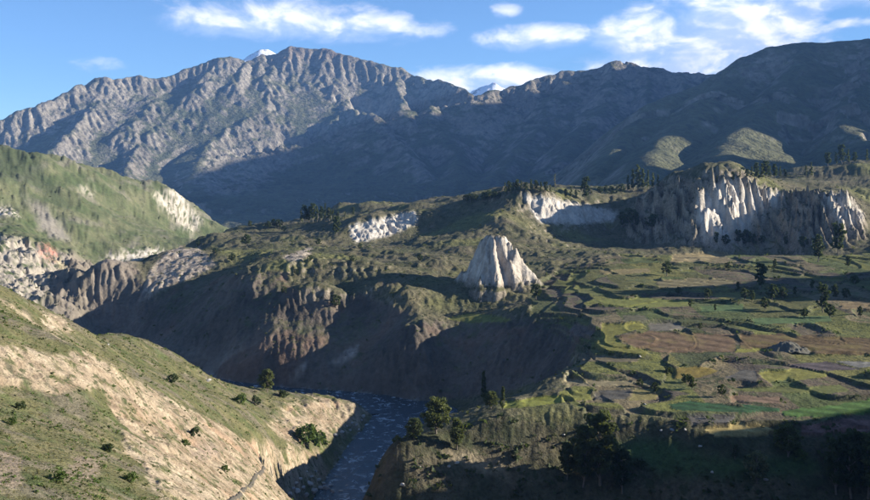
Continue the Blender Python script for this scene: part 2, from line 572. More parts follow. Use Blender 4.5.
# rills down the bare soil, crags on the rocky foot of the far left hill
cu = XX * 0.93 - YY * 0.36
ZZ += ero0 * (ridged(cu / 9 + wob * 0.6, (XX * 0.36 + YY * 0.93) / 60, 3, 0.55, 35) - 0.45) * 1.7
hcr = blur(inpoly(U + wob * 10, VV + wob * 6, [(-80, 238), (0, 234), (45, 246), (75, 254), (100, 266), (100, 285), (80, 305), (60, 315), (-80, 305)]) & left & (YY > 650), 3)
ZZ += hcr * (ridged(XX / 38 + wob * 0.5, YY / 60, 4, 0.6, 36) - 0.45) * 13
hup = (left & (YY > 900)) * (1 - hcr)
ZZ += hup * (ridged((XX + YY * 0.35) / 95 + wob * 0.25, YY / 300, 4, 0.5, 37) - 0.5) * 3.5
dist_fac = np.clip(YY / 500.0, 0.25, 2.0)
calm = 1 + ero0 * 0.5 - 0.6 * (left & (YY < 600)) + 0.1 * (left & (YY >= 600)) - 0.7 * ((~left) & (YY < 388))
ZZ += rough * calm * (fbm(XX / 70, YY / 70, 5, 0.45, 11) * 4.0 + fbm(XX / 18, YY / 18, 4, 0.5, 21) * 0.5) * dist_fac
ZZ += rough * calm * np.clip(s0, 0, 1.2) * (ridged(XX / 40 + wob * 0.5, YY / 55 + wob * 0.4, 4, 0.5, 31) - 0.4) * 4.5 * np.clip(YY / 600.0, 0.3, 1.6)
cell = YY * (1.06 / 790)
ry_n = np.gradient(bR) / (1.06 / 790)
Hn = erode((ZZ / cell).copy(), ry_n, rounds=8, n=30000, steps=55, cap=4.0, er=0.2, seed=4)
dlt = (Hn * cell - ZZ) * rough * calm * 0.75
ZZ += np.clip(dlt, -6, 3)

# fluted pale cliffs: sharp fins running down the face
U, VV = uv_of(ZZ)
CLIFF = {
    'fluted': [(696, 222), (700, 198), (715, 183), (737, 182), (766, 190), (786, 196), (778, 206), (757, 216), (742, 238), (725, 243), (704, 241)],
    'east': [(820, 197), (840, 195), (864, 214), (862, 224), (842, 226), (824, 208)],
    'slump': [(524, 196), (545, 197), (580, 204), (617, 212), (614, 222), (575, 224), (538, 222)],
    'mid': [(350, 226), (380, 219), (415, 211), (419, 223), (390, 236), (354, 243)],
}
flute_poly = [(620, 245), (640, 200), (660, 184), (740, 181), (790, 192), (842, 194), (866, 212), (866, 244)]
fl = blur(inpoly(U, VV, flute_poly) & (YY > 950) & (YY < 1130), 2)
sl_, _, _ = slope_of(ZZ)
fx = XX + fbm(XX / 34, YY / 34, 3, seed=41) * 17 + ZZ * 0.22 + fbm(XX / 90, YY / 400, 2, seed=44) * 22
ZZ += fl * np.clip(sl_, 0, 1.6) * ((1 - np.abs(((fx / 17.0) % 1.0) * 2 - 1)) ** 1.0 - (0.35 + 0.3 * fbm(XX / 25, YY / 80, 2, seed=45))) * 13.5
ZZ += fl * np.clip(sl_, 0, 1.6) * (ridged(fx / 7.0, YY / 60, 3, 0.6, 43) - 0.4) * 6.0
fl2 = blur((inpoly(U, VV, CLIFF['slump']) | inpoly(U, VV, CLIFF['mid'])) & (YY > 950), 2)
ZZ += fl2 * (ridged(fx / 9.0, YY / 70, 3, 0.6, 47) - 0.4) * 5.0

# rock spire
sx, sy, sz = V(492, 290, 715)
ang = np.arctan2(YY - sy, XX - sx)
rr = np.hypot((XX - sx) * np.where(XX > sx, 0.80, 1.12), (YY - sy) * 0.9)
rr = rr * (1 + 0.13 * np.sin(ang * 5 + 0.8) + 0.07 * np.sin(ang * 11 + 2)) + fbm(XX / 9, YY / 9, 4, 0.6, seed=51) * 3.2 + (ridged(ang * 3.5, rr / 30, 3, 0.6, 54) - 0.4) * 2.2
prof = np.interp(rr, [0, 5, 9, 14, 20, 27, 36], [1.0, 0.97, 0.88, 0.62, 0.34, 0.13, 0.0])
SPZ = VH - 234
ZZ = np.maximum(ZZ, -97 + prof * (97 - (234 - VH) / F * 715 + 0.0) + fbm(XX / 4, YY / 4, 3, seed=52) * 1.5 * (prof > 0.05) - (prof < 0.02) * 60)
spire_m = (prof > 0.14) & (np.abs(ZZ + 97) > 3.0)

# terraces: level treads and short stone risers
STEP = 2.5
tq = ZZ / STEP + fbm(XX / 90, YY / 90, 3, seed=61) * 1.6 + 0.4 * np.floor(fbm(XX / 110, YY / 500, 2, seed=62) * 3)
tf = np.floor(tq)
ZT = ZZ + ((tf + sstep(0.84, 0.99, tq - tf) + 0.05 * (tq - tf)) - tq) * STEP * 1.0
ZZ = ZZ + (ZT - ZZ) * terr_s
ZZ += terr_s * fbm(XX / 5, YY / 5, 3, seed=63) * 0.18
# old overgrown terraces on the slopes right of the spire and on the plateau
old = blur(inpoly(U, VV, [(300, 275), (300, 240), (350, 244), (440, 235), (455, 270), (360, 272)]) | inpoly(U, VV, [(520, 300), (505, 290), (530, 225), (620, 225), (640, 248), (560, 270)]), 6) * (1 - terr_s)
to = ZZ / 3.2 + fbm(XX / 60, YY / 60, 3, seed=64) * 0.9
tof = np.floor(to)
ZZ += old * ((tof + sstep(0.55, 0.95, to - tof)) - to) * 3.2 * 0.6

# fields of the terraced valley floor, outlines read from the photograph and dropped on the ground
U, VV = uv_of(ZZ)
FIELDS = [
    # polygon, albedo, label, furrow
    ([(602, 322), (640, 322), (646, 328), (614, 335), (620, 342), (648, 353), (642, 358), (622, 351), (588, 348), (600, 338)], (0.21, 0.2, 0.055), 'bright yellow-green forked meadow beside the rounded tip of the large brown field', 0),
    ([(615, 336), (650, 331), (700, 333), (735, 335), (736, 351), (680, 354), (650, 351), (630, 345)], (0.17, 0.115, 0.07), 'large brown field with a rounded left tip beside the forked meadow', 1),
    ([(739, 333), (800, 335), (875, 338), (875, 357), (800, 353), (740, 348)], (0.15, 0.105, 0.055), 'long brown field running to the right edge behind the dark rock knoll', 1),
    ([(572, 355), (590, 353), (640, 358), (636, 363), (580, 362)], (0.18, 0.15, 0.09), 'narrow tan terrace with a pointed right end below the forked meadow', 1),
    ([(562, 379), (600, 380), (650, 381), (655, 384), (600, 387), (563, 385)], (0.26, 0.22, 0.13), 'long pale tan strip field under the dark terrace wall', 0),
    ([(560, 391), (590, 389), (592, 401), (560, 401)], (0.2, 0.2, 0.06), 'small olive plot at the left end of the lowest terrace', 0),
    ([(594, 391), (632, 390), (626, 399), (595, 401)], (0.12, 0.11, 0.09), 'grey-brown tilled plot on the terrace lip above the shaded bank', 1),
    ([(634, 390), (662, 389), (657, 400), (629, 401)], (0.22, 0.19, 0.08), 'straw and green plot on the terrace lip beside the grey tilled plot', 0),
    ([(672, 368), (700, 366), (717, 371), (700, 378), (675, 379)], (0.22, 0.17, 0.05), 'small oval ochre field among dark bushes', 0),
    ([(668, 404), (690, 401), (730, 404), (780, 408), (780, 413), (730, 412), (672, 410)], (0.04, 0.09, 0.04), 'deep green crop strip, the greenest of the terraces', 1),
    ([(682, 413), (722, 413), (742, 417), (715, 426), (692, 423)], (0.13, 0.12, 0.105), 'grey ploughed field just below the deep green crop strip', 1),
    ([(705, 430), (735, 420), (778, 430), (780, 433), (745, 438), (715, 436)], (0.42, 0.33, 0.14), 'bright straw-coloured stubble field above the shaded bank', 1),
    ([(728, 395), (780, 397), (780, 404), (732, 402)], (0.22, 0.15, 0.1), 'narrow pinkish brown strip above the deep green crop', 1),
    ([(758, 372), (790, 368), (830, 372), (825, 378), (770, 382)], (0.22, 0.21, 0.06), 'yellow-green pasture below the dark purple ploughland', 0),
    ([(785, 364), (830, 362), (862, 369), (830, 371), (795, 368)], (0.11, 0.09, 0.09), 'dark purple ploughed wedge behind the yellow-green pasture', 1),
    ([(834, 361), (875, 362), (875, 366), (860, 368)], (0.24, 0.23, 0.2), 'pale grey bare wedge of ground at the right edge', 0),
    ([(735, 388), (840, 385), (850, 392), (800, 394), (740, 391)], (0.16, 0.17, 0.06), 'long olive terrace above the hedge of dark shadow', 0),
    ([(782, 411), (875, 400), (875, 415), (800, 418), (783, 417)], (0.09, 0.16, 0.045), 'fresh green field at the right edge above the red-brown plot', 1),
    ([(803, 424), (840, 420), (875, 419), (875, 432), (830, 434), (800, 432)], (0.2, 0.12, 0.1), 'red-brown tilled plot at the right edge behind the tall dark trees', 1),
    ([(724, 378), (745, 370), (757, 371), (756, 383), (735, 382)], (0.13, 0.12, 0.1), 'grey bare plot with a notched corner left of the yellow-green pasture', 0),
    ([(735, 349), (770, 347), (772, 351), (735, 353)], (0.23, 0.22, 0.055), 'thin bright lime strip along the front of the long brown field', 0),
    ([(672, 254), (715, 250), (738, 252), (702, 262), (670, 263)], (0.29, 0.23, 0.12), 'tan stepped field below the fluted white cliff', 1),
    ([(598, 270), (650, 268), (650, 273), (603, 275)], (0.26, 0.21, 0.1), 'thin tan strip field left of the round dark tree', 0),
    ([(648, 324), (672, 322), (692, 330), (650, 331)], (0.19, 0.17, 0.13), 'pale grey diamond field just behind the large brown field', 0),
    ([(622, 315), (645, 315), (650, 321), (625, 321)], (0.14, 0.13, 0.08), 'small dull olive plot behind the forked meadow', 0),
    ([(840, 302), (875, 300), (875, 309), (842, 309)], (0.24, 0.18, 0.1), 'tan plot beside the tree clump at the far right terraces', 0),
    ([(575, 323), (597, 328), (590, 340), (566, 335)], (0.17, 0.13, 0.1), 'brownish bare plot between the cliff edge and the forked meadow', 0),
    ([(507, 400), (540, 395), (562, 393), (577, 398), (560, 403), (500, 408)], (0.24, 0.25, 0.06), 'sunlit green ledge meadow beside the slim trees above the river', 0),
    ([(445, 318), (470, 313), (505, 316), (512, 320), (470, 324)], (0.2, 0.2, 0.06), 'small green meadow on the ledge at the foot of the rock spire', 0),
    ([(600, 300), (640, 297), (690, 300), (690, 306), (640, 308), (604, 307)], (0.19, 0.2, 0.06), 'green terrace strip in front of the round dark tree', 0),
    ([(700, 306), (742, 304), (745, 311), (702, 312)], (0.1, 0.15, 0.06), 'short green plot left of the long band of tree shadow', 0),
    ([(655, 280), (700, 277), (735, 280), (732, 286), (660, 288)], (0.2, 0.17, 0.09), 'dull tan terrace in front of the tan stepped field', 1),
    ([(560, 288), (596, 286), (600, 292), (562, 294)], (0.2, 0.2, 0.07), 'small yellowish terrace on the slope right of the rock spire', 0),
    ([(752, 318), (830, 316), (832, 322), (755, 325)], (0.1, 0.15, 0.06), 'green grass strip along the back of the long brown field', 0),
]
fid = np.full(XX.shape, -1, int)
wu, wv = fbm(XX / 9, YY / 9, 2, seed=71) * 1.6, fbm(XX / 9, YY / 9, 2, seed=72) * 0.7
for k, (poly, *_r) in enumerate(FIELDS):
    mk = inpoly(U + wu, VV + wv, poly) & (~left) & (fid < 0)
    ys = YY[mk]
    if ys.size < 10:
        continue
    md = np.median(ys)
    mk &= np.abs(YY - md) < 0.16 * md
    fid[mk] = k
    # a field lies nearly level; the step to its neighbours is its stone wall
    z, x_, y_ = ZZ[mk], XX[mk], YY[mk]
    G = np.stack([np.ones_like(z), x_ - x_.mean(), y_ - y_.mean()], 1)
    cf = np.linalg.lstsq(G, z, rcond=None)[0]
    plane = G @ np.array([cf[0], cf[1] * 0.7, cf[2] * 0.75])
    off_ = np.zeros(XX.shape)
    off_[mk] = np.clip(plane - z, -1.3, 0.7)
    ZZ += blur(off_, 1)
    ZZ[mk] += fbm(x_ / 4, y_ / 4, 2, seed=73) * 0.1

# river bed
bed = sstep(26, 13, RD)
lim = (YY < 720)
ZZ = np.where(lim, ZZ * (1 - bed) + np.minimum(ZZ, -151.6 + fbm(XX / 6, YY / 6, 3, seed=81) * 1.3) * bed, ZZ)
# small roughness everywhere
ZZ += rough * (fid < 0) * (fbm(XX / 3.2, YY / 3.2, 3, 0.6, 91) * 0.22 + fbm(XX / 8, YY / 8, 2, 0.6, 92) * 0.3) * np.clip(YY / 300, 0.5, 2.2)

SL, GXX, GYY = slope_of(ZZ)
U, VV = uv_of(ZZ)


def zat(x, y):
    """ground height at world points"""
    x, y = np.asarray(x, float), np.asarray(y, float)
    fi = np.interp(np.log(y), bR, np.arange(NY))
    fj = np.interp(x / y, aC, np.arange(NX))
    i = np.clip(fi.astype(int), 0, NY - 2)
    j = np.clip(fj.astype(int), 0, NX - 2)
    ti, tj = fi - i, fj - j
    return (ZZ[i, j] * (1 - ti) + ZZ[i + 1, j] * ti) * (1 - tj) + (ZZ[i, j + 1] * (1 - ti) + ZZ[i + 1, j + 1] * ti) * tj


def ground(u, v, dmin=60, dmax=2200):
    """the first ground point on the sight line through a photo pixel"""
    a = (u - U0) / F
    d = np.exp(np.linspace(math.log(dmin), math.log(dmax), 1500))
    z = zat(a * d, d)
    vis = VH - F * z / d
    hit = np.nonzero(vis <= v)[0]
    # first index where the ground rises to the sight line
    if len(hit) == 0:
        k = int(np.argmin(np.abs(vis - v)))
    else:
        k = int(hit[0])
    return (a * d[k], d[k], z[k])


# ------------------------------------------------------------------ ground colours (own colours, with some light and shade painted in)
def L(*c):
    return np.array(c, float)


n1 = fbm(XX / 14, YY / 14, 4, 0.6, 101)
n2 = fbm(XX / 4, YY / 4, 3, 0.6, 102)
n3 = fbm(XX / 45, YY / 45, 3, 0.5, 103)
n4 = fbm(XX / 120, YY / 120, 3, 0.5, 104)
CC = np.zeros(XX.shape + (3,))


def blend(c, mk):
    global CC
    mk = np.clip(mk, 0, 1)[..., None]
    CC = CC * (1 - mk) + np.asarray(c) * mk


def var3(c0, c1, t):
    t = np.clip(t, 0, 1)[..., None]
    return L(*c0) * (1 - t) + L(*c1) * t


# plateau scrub
CC[:] = var3((0.07, 0.074, 0.038), (0.14, 0.12, 0.076), 0.5 + n3 * 0.6 + n1 * 0.4)
blend((0.15, 0.15, 0.055), sstep(0.1, 0.5, n4) * 0.7)
blend(var3((0.2, 0.165, 0.125), (0.28, 0.24, 0.19), 0.5 + n1), sstep(0.75, 1.3, SL) * 0.85)
# terraces between the traced fields
tid = np.floor(tq).astype(np.int64)
pid = (tid * 73856093) ^ (np.floor((XX + 40 * np.sin(tid * 1.7)) / (18 + 14 * np.abs(np.sin(tid * 3.1)))).astype(np.int64) * 19349663)
hsh = ((pid * 2654435761) % 1000003) / 1000003.0
pal = np.array([(0.13, 0.13, 0.05), (0.19, 0.18, 0.06), (0.15, 0.12, 0.08), (0.21, 0.17, 0.1), (0.1, 0.125, 0.045), (0.13, 0.105, 0.08), (0.16, 0.165, 0.05), (0.09, 0.1, 0.045)])
pc = 0.8 * pal[np.clip((hsh * 8).astype(int), 0, 7)]
CC = CC * (1 - terr_s[..., None] * 0.9) + pc * terr_s[..., None] * 0.9
riser = terr_s * sstep(0.35, 0.7, SL) * (fid < 0)
blend((0.085, 0.085, 0.055), riser * 0.75)
blend((0.1, 0.115, 0.05), terr_s * (fid < 0) * sstep(0.15, 0.5, n1) * 0.8)
# canyon wall, rock colour darkened to deepen its shade
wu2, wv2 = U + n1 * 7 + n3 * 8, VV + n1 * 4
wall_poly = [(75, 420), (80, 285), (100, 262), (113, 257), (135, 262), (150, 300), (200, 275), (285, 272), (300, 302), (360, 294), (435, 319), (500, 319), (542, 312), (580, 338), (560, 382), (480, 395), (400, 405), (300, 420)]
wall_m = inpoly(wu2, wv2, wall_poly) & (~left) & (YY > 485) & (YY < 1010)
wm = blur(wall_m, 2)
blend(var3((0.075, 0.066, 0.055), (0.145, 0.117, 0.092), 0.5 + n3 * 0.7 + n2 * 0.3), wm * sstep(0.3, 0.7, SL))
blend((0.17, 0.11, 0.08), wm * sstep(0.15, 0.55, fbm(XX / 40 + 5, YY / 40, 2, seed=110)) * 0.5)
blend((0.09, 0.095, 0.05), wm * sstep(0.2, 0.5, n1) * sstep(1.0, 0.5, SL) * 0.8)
# pale rock of the cliffs and the spire
pale = np.zeros(XX.shape)
cl_mask = {}
for k, poly in CLIFF.items():
    m_ = inpoly(U + n2 * 2 + n1 * 2.5, VV + n2 * 1.5 + n1 * 2, poly) & (~left) & (YY > 930) & (YY < 1180)
    cl_mask[k] = m_
    pale = np.maximum(pale, blur(m_, 1))
blend(var3((0.4, 0.36, 0.31), (0.62, 0.57, 0.5), 0.5 + n2 + 0.6 * n1), pale * (0.95 - 0.5 * sstep(0.25, 0.6, n1)))
sp = blur(spire_m, 1)
blend(var3((0.34, 0.29, 0.24), (0.52, 0.47, 0.4), 0.5 + n2 * 0.9 + n1 * 0.5), sp * sstep(0.55, 1.1, SL) * 0.95)
for poly in ([(138, 302), (150, 270), (172, 246), (200, 249), (217, 265), (195, 277), (165, 288)], [(288, 378), (300, 366), (309, 360), (304, 372), (292, 381)], [(328, 364), (345, 351), (359, 345), (357, 355), (340, 364)],
             [(283, 257), (300, 250), (312, 248), (310, 256), (292, 263)], [(640, 232), (655, 222), (660, 232)]):
    m_ = blur(inpoly(U + n2 * 2, VV + n1 * 2, poly) & (~left) & (YY > 560), 1)
    blend(var3((0.24, 0.19, 0.15), (0.42, 0.36, 0.29), 0.5 + n2), m_ * 0.9)  # light on the sunlit nose and ledges painted as paler rock
# left bank hill
hillm = left & (YY >= 600)
hm = hillm.astype(float)
blend(var3((0.07, 0.09, 0.042), (0.14, 0.14, 0.08), 0.45 + n3 * 0.8 + n1 * 0.5), hm)
blend((0.2, 0.18, 0.145), hm * sstep(0.12, 0.5, fbm(XX / 45, YY / 90, 4, 0.6, 126)) * 0.6)
blend((0.05, 0.065, 0.035), hm * blur(inpoly(U + n1 * 10, VV + n1 * 6, [(-80, 145), (0, 146), (45, 154), (45, 172), (72, 207), (55, 205), (30, 183), (-80, 168)]), 3) * 0.75)
rk = blur(inpoly(U + n1 * 8, VV + n2 * 4, [(-80, 240), (0, 236), (25, 240), (45, 248), (75, 256), (97, 268), (100, 282), (80, 300), (60, 312), (-80, 300)]), 2)
blend(var3((0.2, 0.18, 0.155), (0.4, 0.35, 0.28), 0.5 + n1 * 0.8 + n2 * 0.4), hm * rk * sstep(-0.35, 0.1, n1 + 0.3 * n2 + 0.15))
blend((0.42, 0.35, 0.2), hm * blur(inpoly(U + n1 * 6, VV + n2 * 3, [(55, 262), (80, 262), (98, 275), (85, 298), (70, 292)]), 2) * 0.7)
blend((0.36, 0.15, 0.11), sstep(-0.3, 0.3, n2 + n1) * hm * blur(inpoly(U + n1 * 5, VV + n2 * 3, [(37, 246), (52, 245), (60, 254), (54, 263), (42, 260)]), 2) * 0.85)
for poly, w in (([(100, 263), (112, 254), (160, 247), (168, 252), (150, 259), (115, 264)], 1.0), ([(153, 195), (175, 189), (188, 203), (203, 222), (195, 233), (180, 225), (165, 212)], 0.85),
                ([(-20, 204), (10, 207), (20, 216), (-20, 219)], 0.9), ([(82, 187), (94, 189), (92, 196), (80, 194)], 0.6)):
    blend(var3((0.4, 0.35, 0.28), (0.58, 0.52, 0.44), 0.5 + n2), hm * blur(inpoly(U + n1 * 9, VV + n1 * 5 + n2 * 3, poly), 1) * w * sstep(-0.2, 0.15, n2 + 0.5 * n1 + 0.1))
blend((0.24, 0.215, 0.185), hm * blur(inpoly(U + n1 * 8, VV + n2 * 4, [(30, 203), (45, 208), (62, 225), (70, 242), (50, 237), (38, 222)]), 2) * 0.85)
blend(var3((0.12, 0.105, 0.085), (0.22, 0.185, 0.15), 0.5 + n3 * 0.7), (YY > 640) * (YY < 1150) * sstep(50, 28, RD) * 0.9)
# near hillside: grass over pale eroded soil
fm = fgm.astype(float)
blend(var3((0.082, 0.087, 0.038), (0.16, 0.143, 0.072), 0.5 + n1 * 0.8 + n3 * 0.5), fm)
blend((0.15, 0.125, 0.1), fm * sstep(0.0, 0.45, fbm(XX / 16, YY / 16, 3, 0.6, 124)) * 0.6)
blend((0.075, 0.1, 0.035), fm * sstep(0.1, 0.5, fbm(XX / 11, YY / 11, 3, 0.6, 125)) * 0.6)
blend((0.21, 0.175, 0.12), fm * sstep(0.22, 0.5, fbm(XX / 9, YY / 9, 4, 0.6, 120)) * 0.55)
er = np.zeros(XX.shape)
for poly in ERO:
    er = np.maximum(er, blur(inpoly(U + n1 * 16 + n2 * 7 + n3 * 10, VV + n1 * 11 + n2 * 6, poly), 1))
soil = var3((0.22, 0.165, 0.11), (0.4, 0.325, 0.23), 0.5 + n3 * 0.6 + n2 * 0.7)
er_s = fm * er * sstep(0.42, 0.0, fbm(XX / 6, YY / 6, 4, 0.65, 121) - 0.06)
CC = CC * (1 - er_s[..., None]) + soil * er_s[..., None]
blend((0.4, 0.26, 0.17), fm * er * sstep(0.2, 0.6, fbm(XX / 20, YY / 20, 2, seed=122)) * 0.5)
for poly in ([(-10, 452), (20, 460), (16, 486), (-10, 492)], [(72, 455), (97, 458), (92, 482), (70, 476)], [(195, 440), (215, 445), (212, 460), (198, 455)]):
    blend((0.26, 0.2, 0.155), fm * blur(inpoly(U + n1 * 14, VV + n2 * 8, poly), 3) * 0.7)
# near ground right of the river, colour darkened to deepen its shade
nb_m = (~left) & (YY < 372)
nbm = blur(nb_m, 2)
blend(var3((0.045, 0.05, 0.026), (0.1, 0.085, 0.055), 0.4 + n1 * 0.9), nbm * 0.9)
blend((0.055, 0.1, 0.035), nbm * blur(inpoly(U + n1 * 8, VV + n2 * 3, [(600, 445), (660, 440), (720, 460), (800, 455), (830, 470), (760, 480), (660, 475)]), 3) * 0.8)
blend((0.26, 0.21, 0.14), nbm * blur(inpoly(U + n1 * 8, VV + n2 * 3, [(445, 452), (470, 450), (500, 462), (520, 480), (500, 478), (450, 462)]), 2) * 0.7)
# gravel of the river bed
blend(var3((0.2, 0.2, 0.19), (0.34, 0.33, 0.31), 0.5 + n2), sstep(30, 20, RD) * lim * sstep(-143, -148, ZZ) * sstep(0.8, 0.4, SL))
# fields
for k, (poly, c, lab, fur) in enumerate(FIELDS):
    mk = fid == k
    t = 1 + 0.35 * n2 + 0.25 * n1
    if fur:
        t = t + 0.22 * np.sin((YY + 0.25 * XX) * 2 * math.pi / (2.2 + YY * 0.006))
    CC[mk] = np.array(c) * np.clip(t, 0.5, 1.6)[mk][:, None]
    if k in (1, 2):
        CC[mk] = (CC * (1 - 0.6 * np.clip(n1 * 1.5, 0, 1)[..., None]) + L(0.2, 0.17, 0.05) * 0.6 * np.clip(n1 * 1.5, 0, 1)[..., None])[mk]
CC = np.clip(CC, 0.01, 0.8)
CC[fid >= 0] *= 0.78

# ------------------------------------------------------------------ ground objects
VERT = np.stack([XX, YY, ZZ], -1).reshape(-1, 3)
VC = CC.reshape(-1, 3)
Q = grid_quads(NY, NX)


def fmask(m):
    f = m.ravel()
    return (f[Q[:, 0]].astype(int) + f[Q[:, 1]] + f[Q[:, 2]] + f[Q[:, 3]]) >= 3


M_slope = terrain_mat('grassy_hillside', 0.3, 1.3, 0.8, 1.0, 0.6, (0.055, 0.07, 0.028), 0.42, (0.56, 0.64))
M_plain = terrain_mat('scrub_plateau', 0.14, 0.6, 0.8, 0.9, 1.0, (0.045, 0.055, 0.026), 0.16, (0.57, 0.66))
M_rock = terrain_mat('bare_rock', 0.1, 0.45, 0.4, 0.9, 1.2)
M_wall = terrain_mat('canyon_rock', 0.07, 0.3, 0.55, 0.9, 1.4)
M_hill = terrain_mat('hill_grass', 0.06, 0.25, 0.4, 0.7, 1.5, (0.06, 0.065, 0.04), 0.11, (0.6, 0.7))
M_field = terrain_mat('field_soil', 0.3, 1.2, 0.5, 0.5, 0.25)
taken = np.zeros(len(Q), bool)


def piece(name, m, mat, **props):
    global taken
    f = fmask(m) & ~taken
    if f.sum() < 4:
        return None
    taken |= f
    return link(name, submesh(name, VERT, Q[f], VC), mat, None, **props)


for k, (poly, c, lab, fur) in enumerate(FIELDS):
    piece('field', fid == k, M_field, kind='structure', label=lab, group='terraced fields')
piece('rock_spire', spire_m & (YY > 640), M_rock, kind='structure', label='pale fluted rock spire standing above the canyon rim')
piece('fluted_cliff', cl_mask['fluted'], M_rock, kind='structure', label='tall white cliff of sharp fins behind the terraces')
piece('fluted_cliff', cl_mask['east'], M_rock, kind='structure', label='smaller pale fluted cliff at the right end of the plateau edge')
piece('cliff_band', cl_mask['slump'], M_rock, kind='structure', label='whitish cliff band along the plateau edge behind the rock spire')
piece('cliff_band', cl_mask['mid'], M_rock, kind='structure', label='short row of pale rock bluffs below the far plateau meadow')
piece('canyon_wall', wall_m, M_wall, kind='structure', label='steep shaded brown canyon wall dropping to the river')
piece('hillside', fgm, M_slope, kind='structure', label='sunlit near hillside of grass and pale eroded soil')
piece('hill', hillm, M_hill, kind='structure', label='green rocky hill on the far left bank')
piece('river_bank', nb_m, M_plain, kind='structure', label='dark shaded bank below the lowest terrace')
piece('plateau', np.ones(XX.shape, bool), M_plain, kind='structure', label='scrubby plateau with terraces beyond the river')

# ------------------------------------------------------------------ river
m, nb = new_mat('river_water')
P = nb.n('ShaderNodeTexCoord').outputs['Object']
w1 = nb.noise(P, 0.35, 5.0, 0.6, 0.6)
w2 = nb.noise(P, 1.3, 3.0, 0.6, 0.3)
foam = nb.ramp(nb.m('ADD', nb.noise(P, 0.16, 6.0, 0.68, 1.2), nb.m('MULTIPLY', w2, 0.15)), 0.62, 0.72)
wc = nb.mix(foam, (0.03, 0.05, 0.065), (0.42, 0.46, 0.48))
M_water = finish(m, nb, wc, nb.m('ADD', nb.m('MULTIPLY', foam, 0.5), 0.12), nb.m('ADD', w1, nb.m('MULTIPLY', w2, 0.4)), 0.9, 0.8, 0.5)
rv, rf = [], []
rp = [np.array(p) for p in RIV[:11]]
dense = []
for p, q in zip(rp[:-1], rp[1:]):
    for k in range(6):
        dense.append(p + (q - p) * k / 6)
dense.append(rp[-1])
for i, p in enumerate(dense):
    t = dense[min(i + 1, len(dense) - 1)] - dense[max(i - 1, 0)]
    t /= np.linalg.norm(t)
    nrm = np.array([-t[1], t[0]])
    for k in range(13):
        w = (k - 6) / 6 * 34
        rv.append((p[0] + nrm[0] * w, p[1] + nrm[1] * w, -150.0))
nr = 13
for i in range(len(dense) - 1):
    for k in range(nr - 1):
        a0 = i * nr + k
        rf.append((a0, a0 + 1, a0 + nr + 1, a0 + nr))
link('river', mesh_np('river', rv, rf), M_water, kind='structure', label='blue-grey river at the bottom of the canyon')

# ------------------------------------------------------------------ far mountains: crests and spurs with slopes falling away on both sides
RIDGES = {
    'massif': ([
        [(-260, 175, 5600), (-120, 150, 6000), (0, 122, 6500), (20, 112, 6600), (45, 103, 6700), (80, 84, 7000), (105, 79, 7150), (130, 78, 7300), (165, 76, 7450), (185, 66, 7600), (215, 58, 7700), (245, 60, 7850), (265, 52, 7950),
         (290, 45, 8000), (320, 50, 8000), (350, 56, 8000), (380, 65, 7900), (410, 72, 7800), (440, 80, 7600), (462, 88, 7400), (474, 98, 7250)],
        [(290, 45, 8000), (268, 75, 7600), (262, 105, 7200), (235, 125, 6800), (212, 145, 6400), (203, 175, 5900), (200, 200, 5300)],
        [(347, 56, 8000), (338, 85, 7600), (348, 105, 7200), (375, 120, 6900), (398, 147, 6500), (428, 185, 5800)],
        [(395, 68, 7850), (405, 100, 7300), (425, 135, 6800)],
        [(105, 79, 7150), (95, 105, 6800), (70, 135, 6300), (35, 160, 5800)],
        [(158, 77, 7430), (150, 98, 7050), (128, 128, 6500)],
        [(215, 58, 7700), (190, 92, 7200), (160, 125, 6700), (135, 150, 6200), (120, 185, 5500)],
        [(245, 60, 7850), (232, 85, 7400), (215, 110, 7000)],
        [(440, 80, 7600), (442, 120, 7000), (452, 160, 6300), (465, 186, 5600)]], 0.62),
    'mid': ([
        [(474, 98, 7250), (500, 90, 7400), (530, 80, 7500), (560, 73, 7600), (590, 68, 7600), (612, 63, 7600), (635, 67, 7550), (650, 70, 7500), (680, 73, 7450), (716, 76, 7350), (760, 80, 7200), (830, 78, 7000)],
        [(560, 73, 7600), (545, 115, 6900), (515, 160, 6100), (490, 188, 5500)],
        [(612, 63, 7600), (602, 105, 6900), (575, 150, 6000), (550, 186, 5200)],
        [(650, 70, 7500), (650, 105, 6900), (630, 150, 5900)],
        [(690, 73, 7400), (700, 110, 6700)]], 0.6),
    'right': ([
        [(600, 178, 3050), (615, 152, 3350), (635, 126, 3700), (660, 102, 4000), (690, 88, 4200), (715, 74, 4300), (745, 58, 4400), (770, 50, 4450), (800, 44, 4500), (840, 41, 4500), (870, 38, 4500), (960, 25, 4550), (1080, 0, 4600), (1200, -50, 4600)],
        [(800, 44, 4500), (775, 95, 3850), (740, 135, 3250), (705, 168, 2750)],
        [(730, 66, 4350), (700, 110, 3750), (665, 140, 3300), (640, 176, 2750)],
        [(870, 38, 4500), (865, 95, 3800), (855, 145, 3050), (840, 175, 2500)],
        [(960, 25, 4550), (990, 90, 3700), (1000, 150, 2900)]], 0.55),
    'east': ([], 0.78),
}
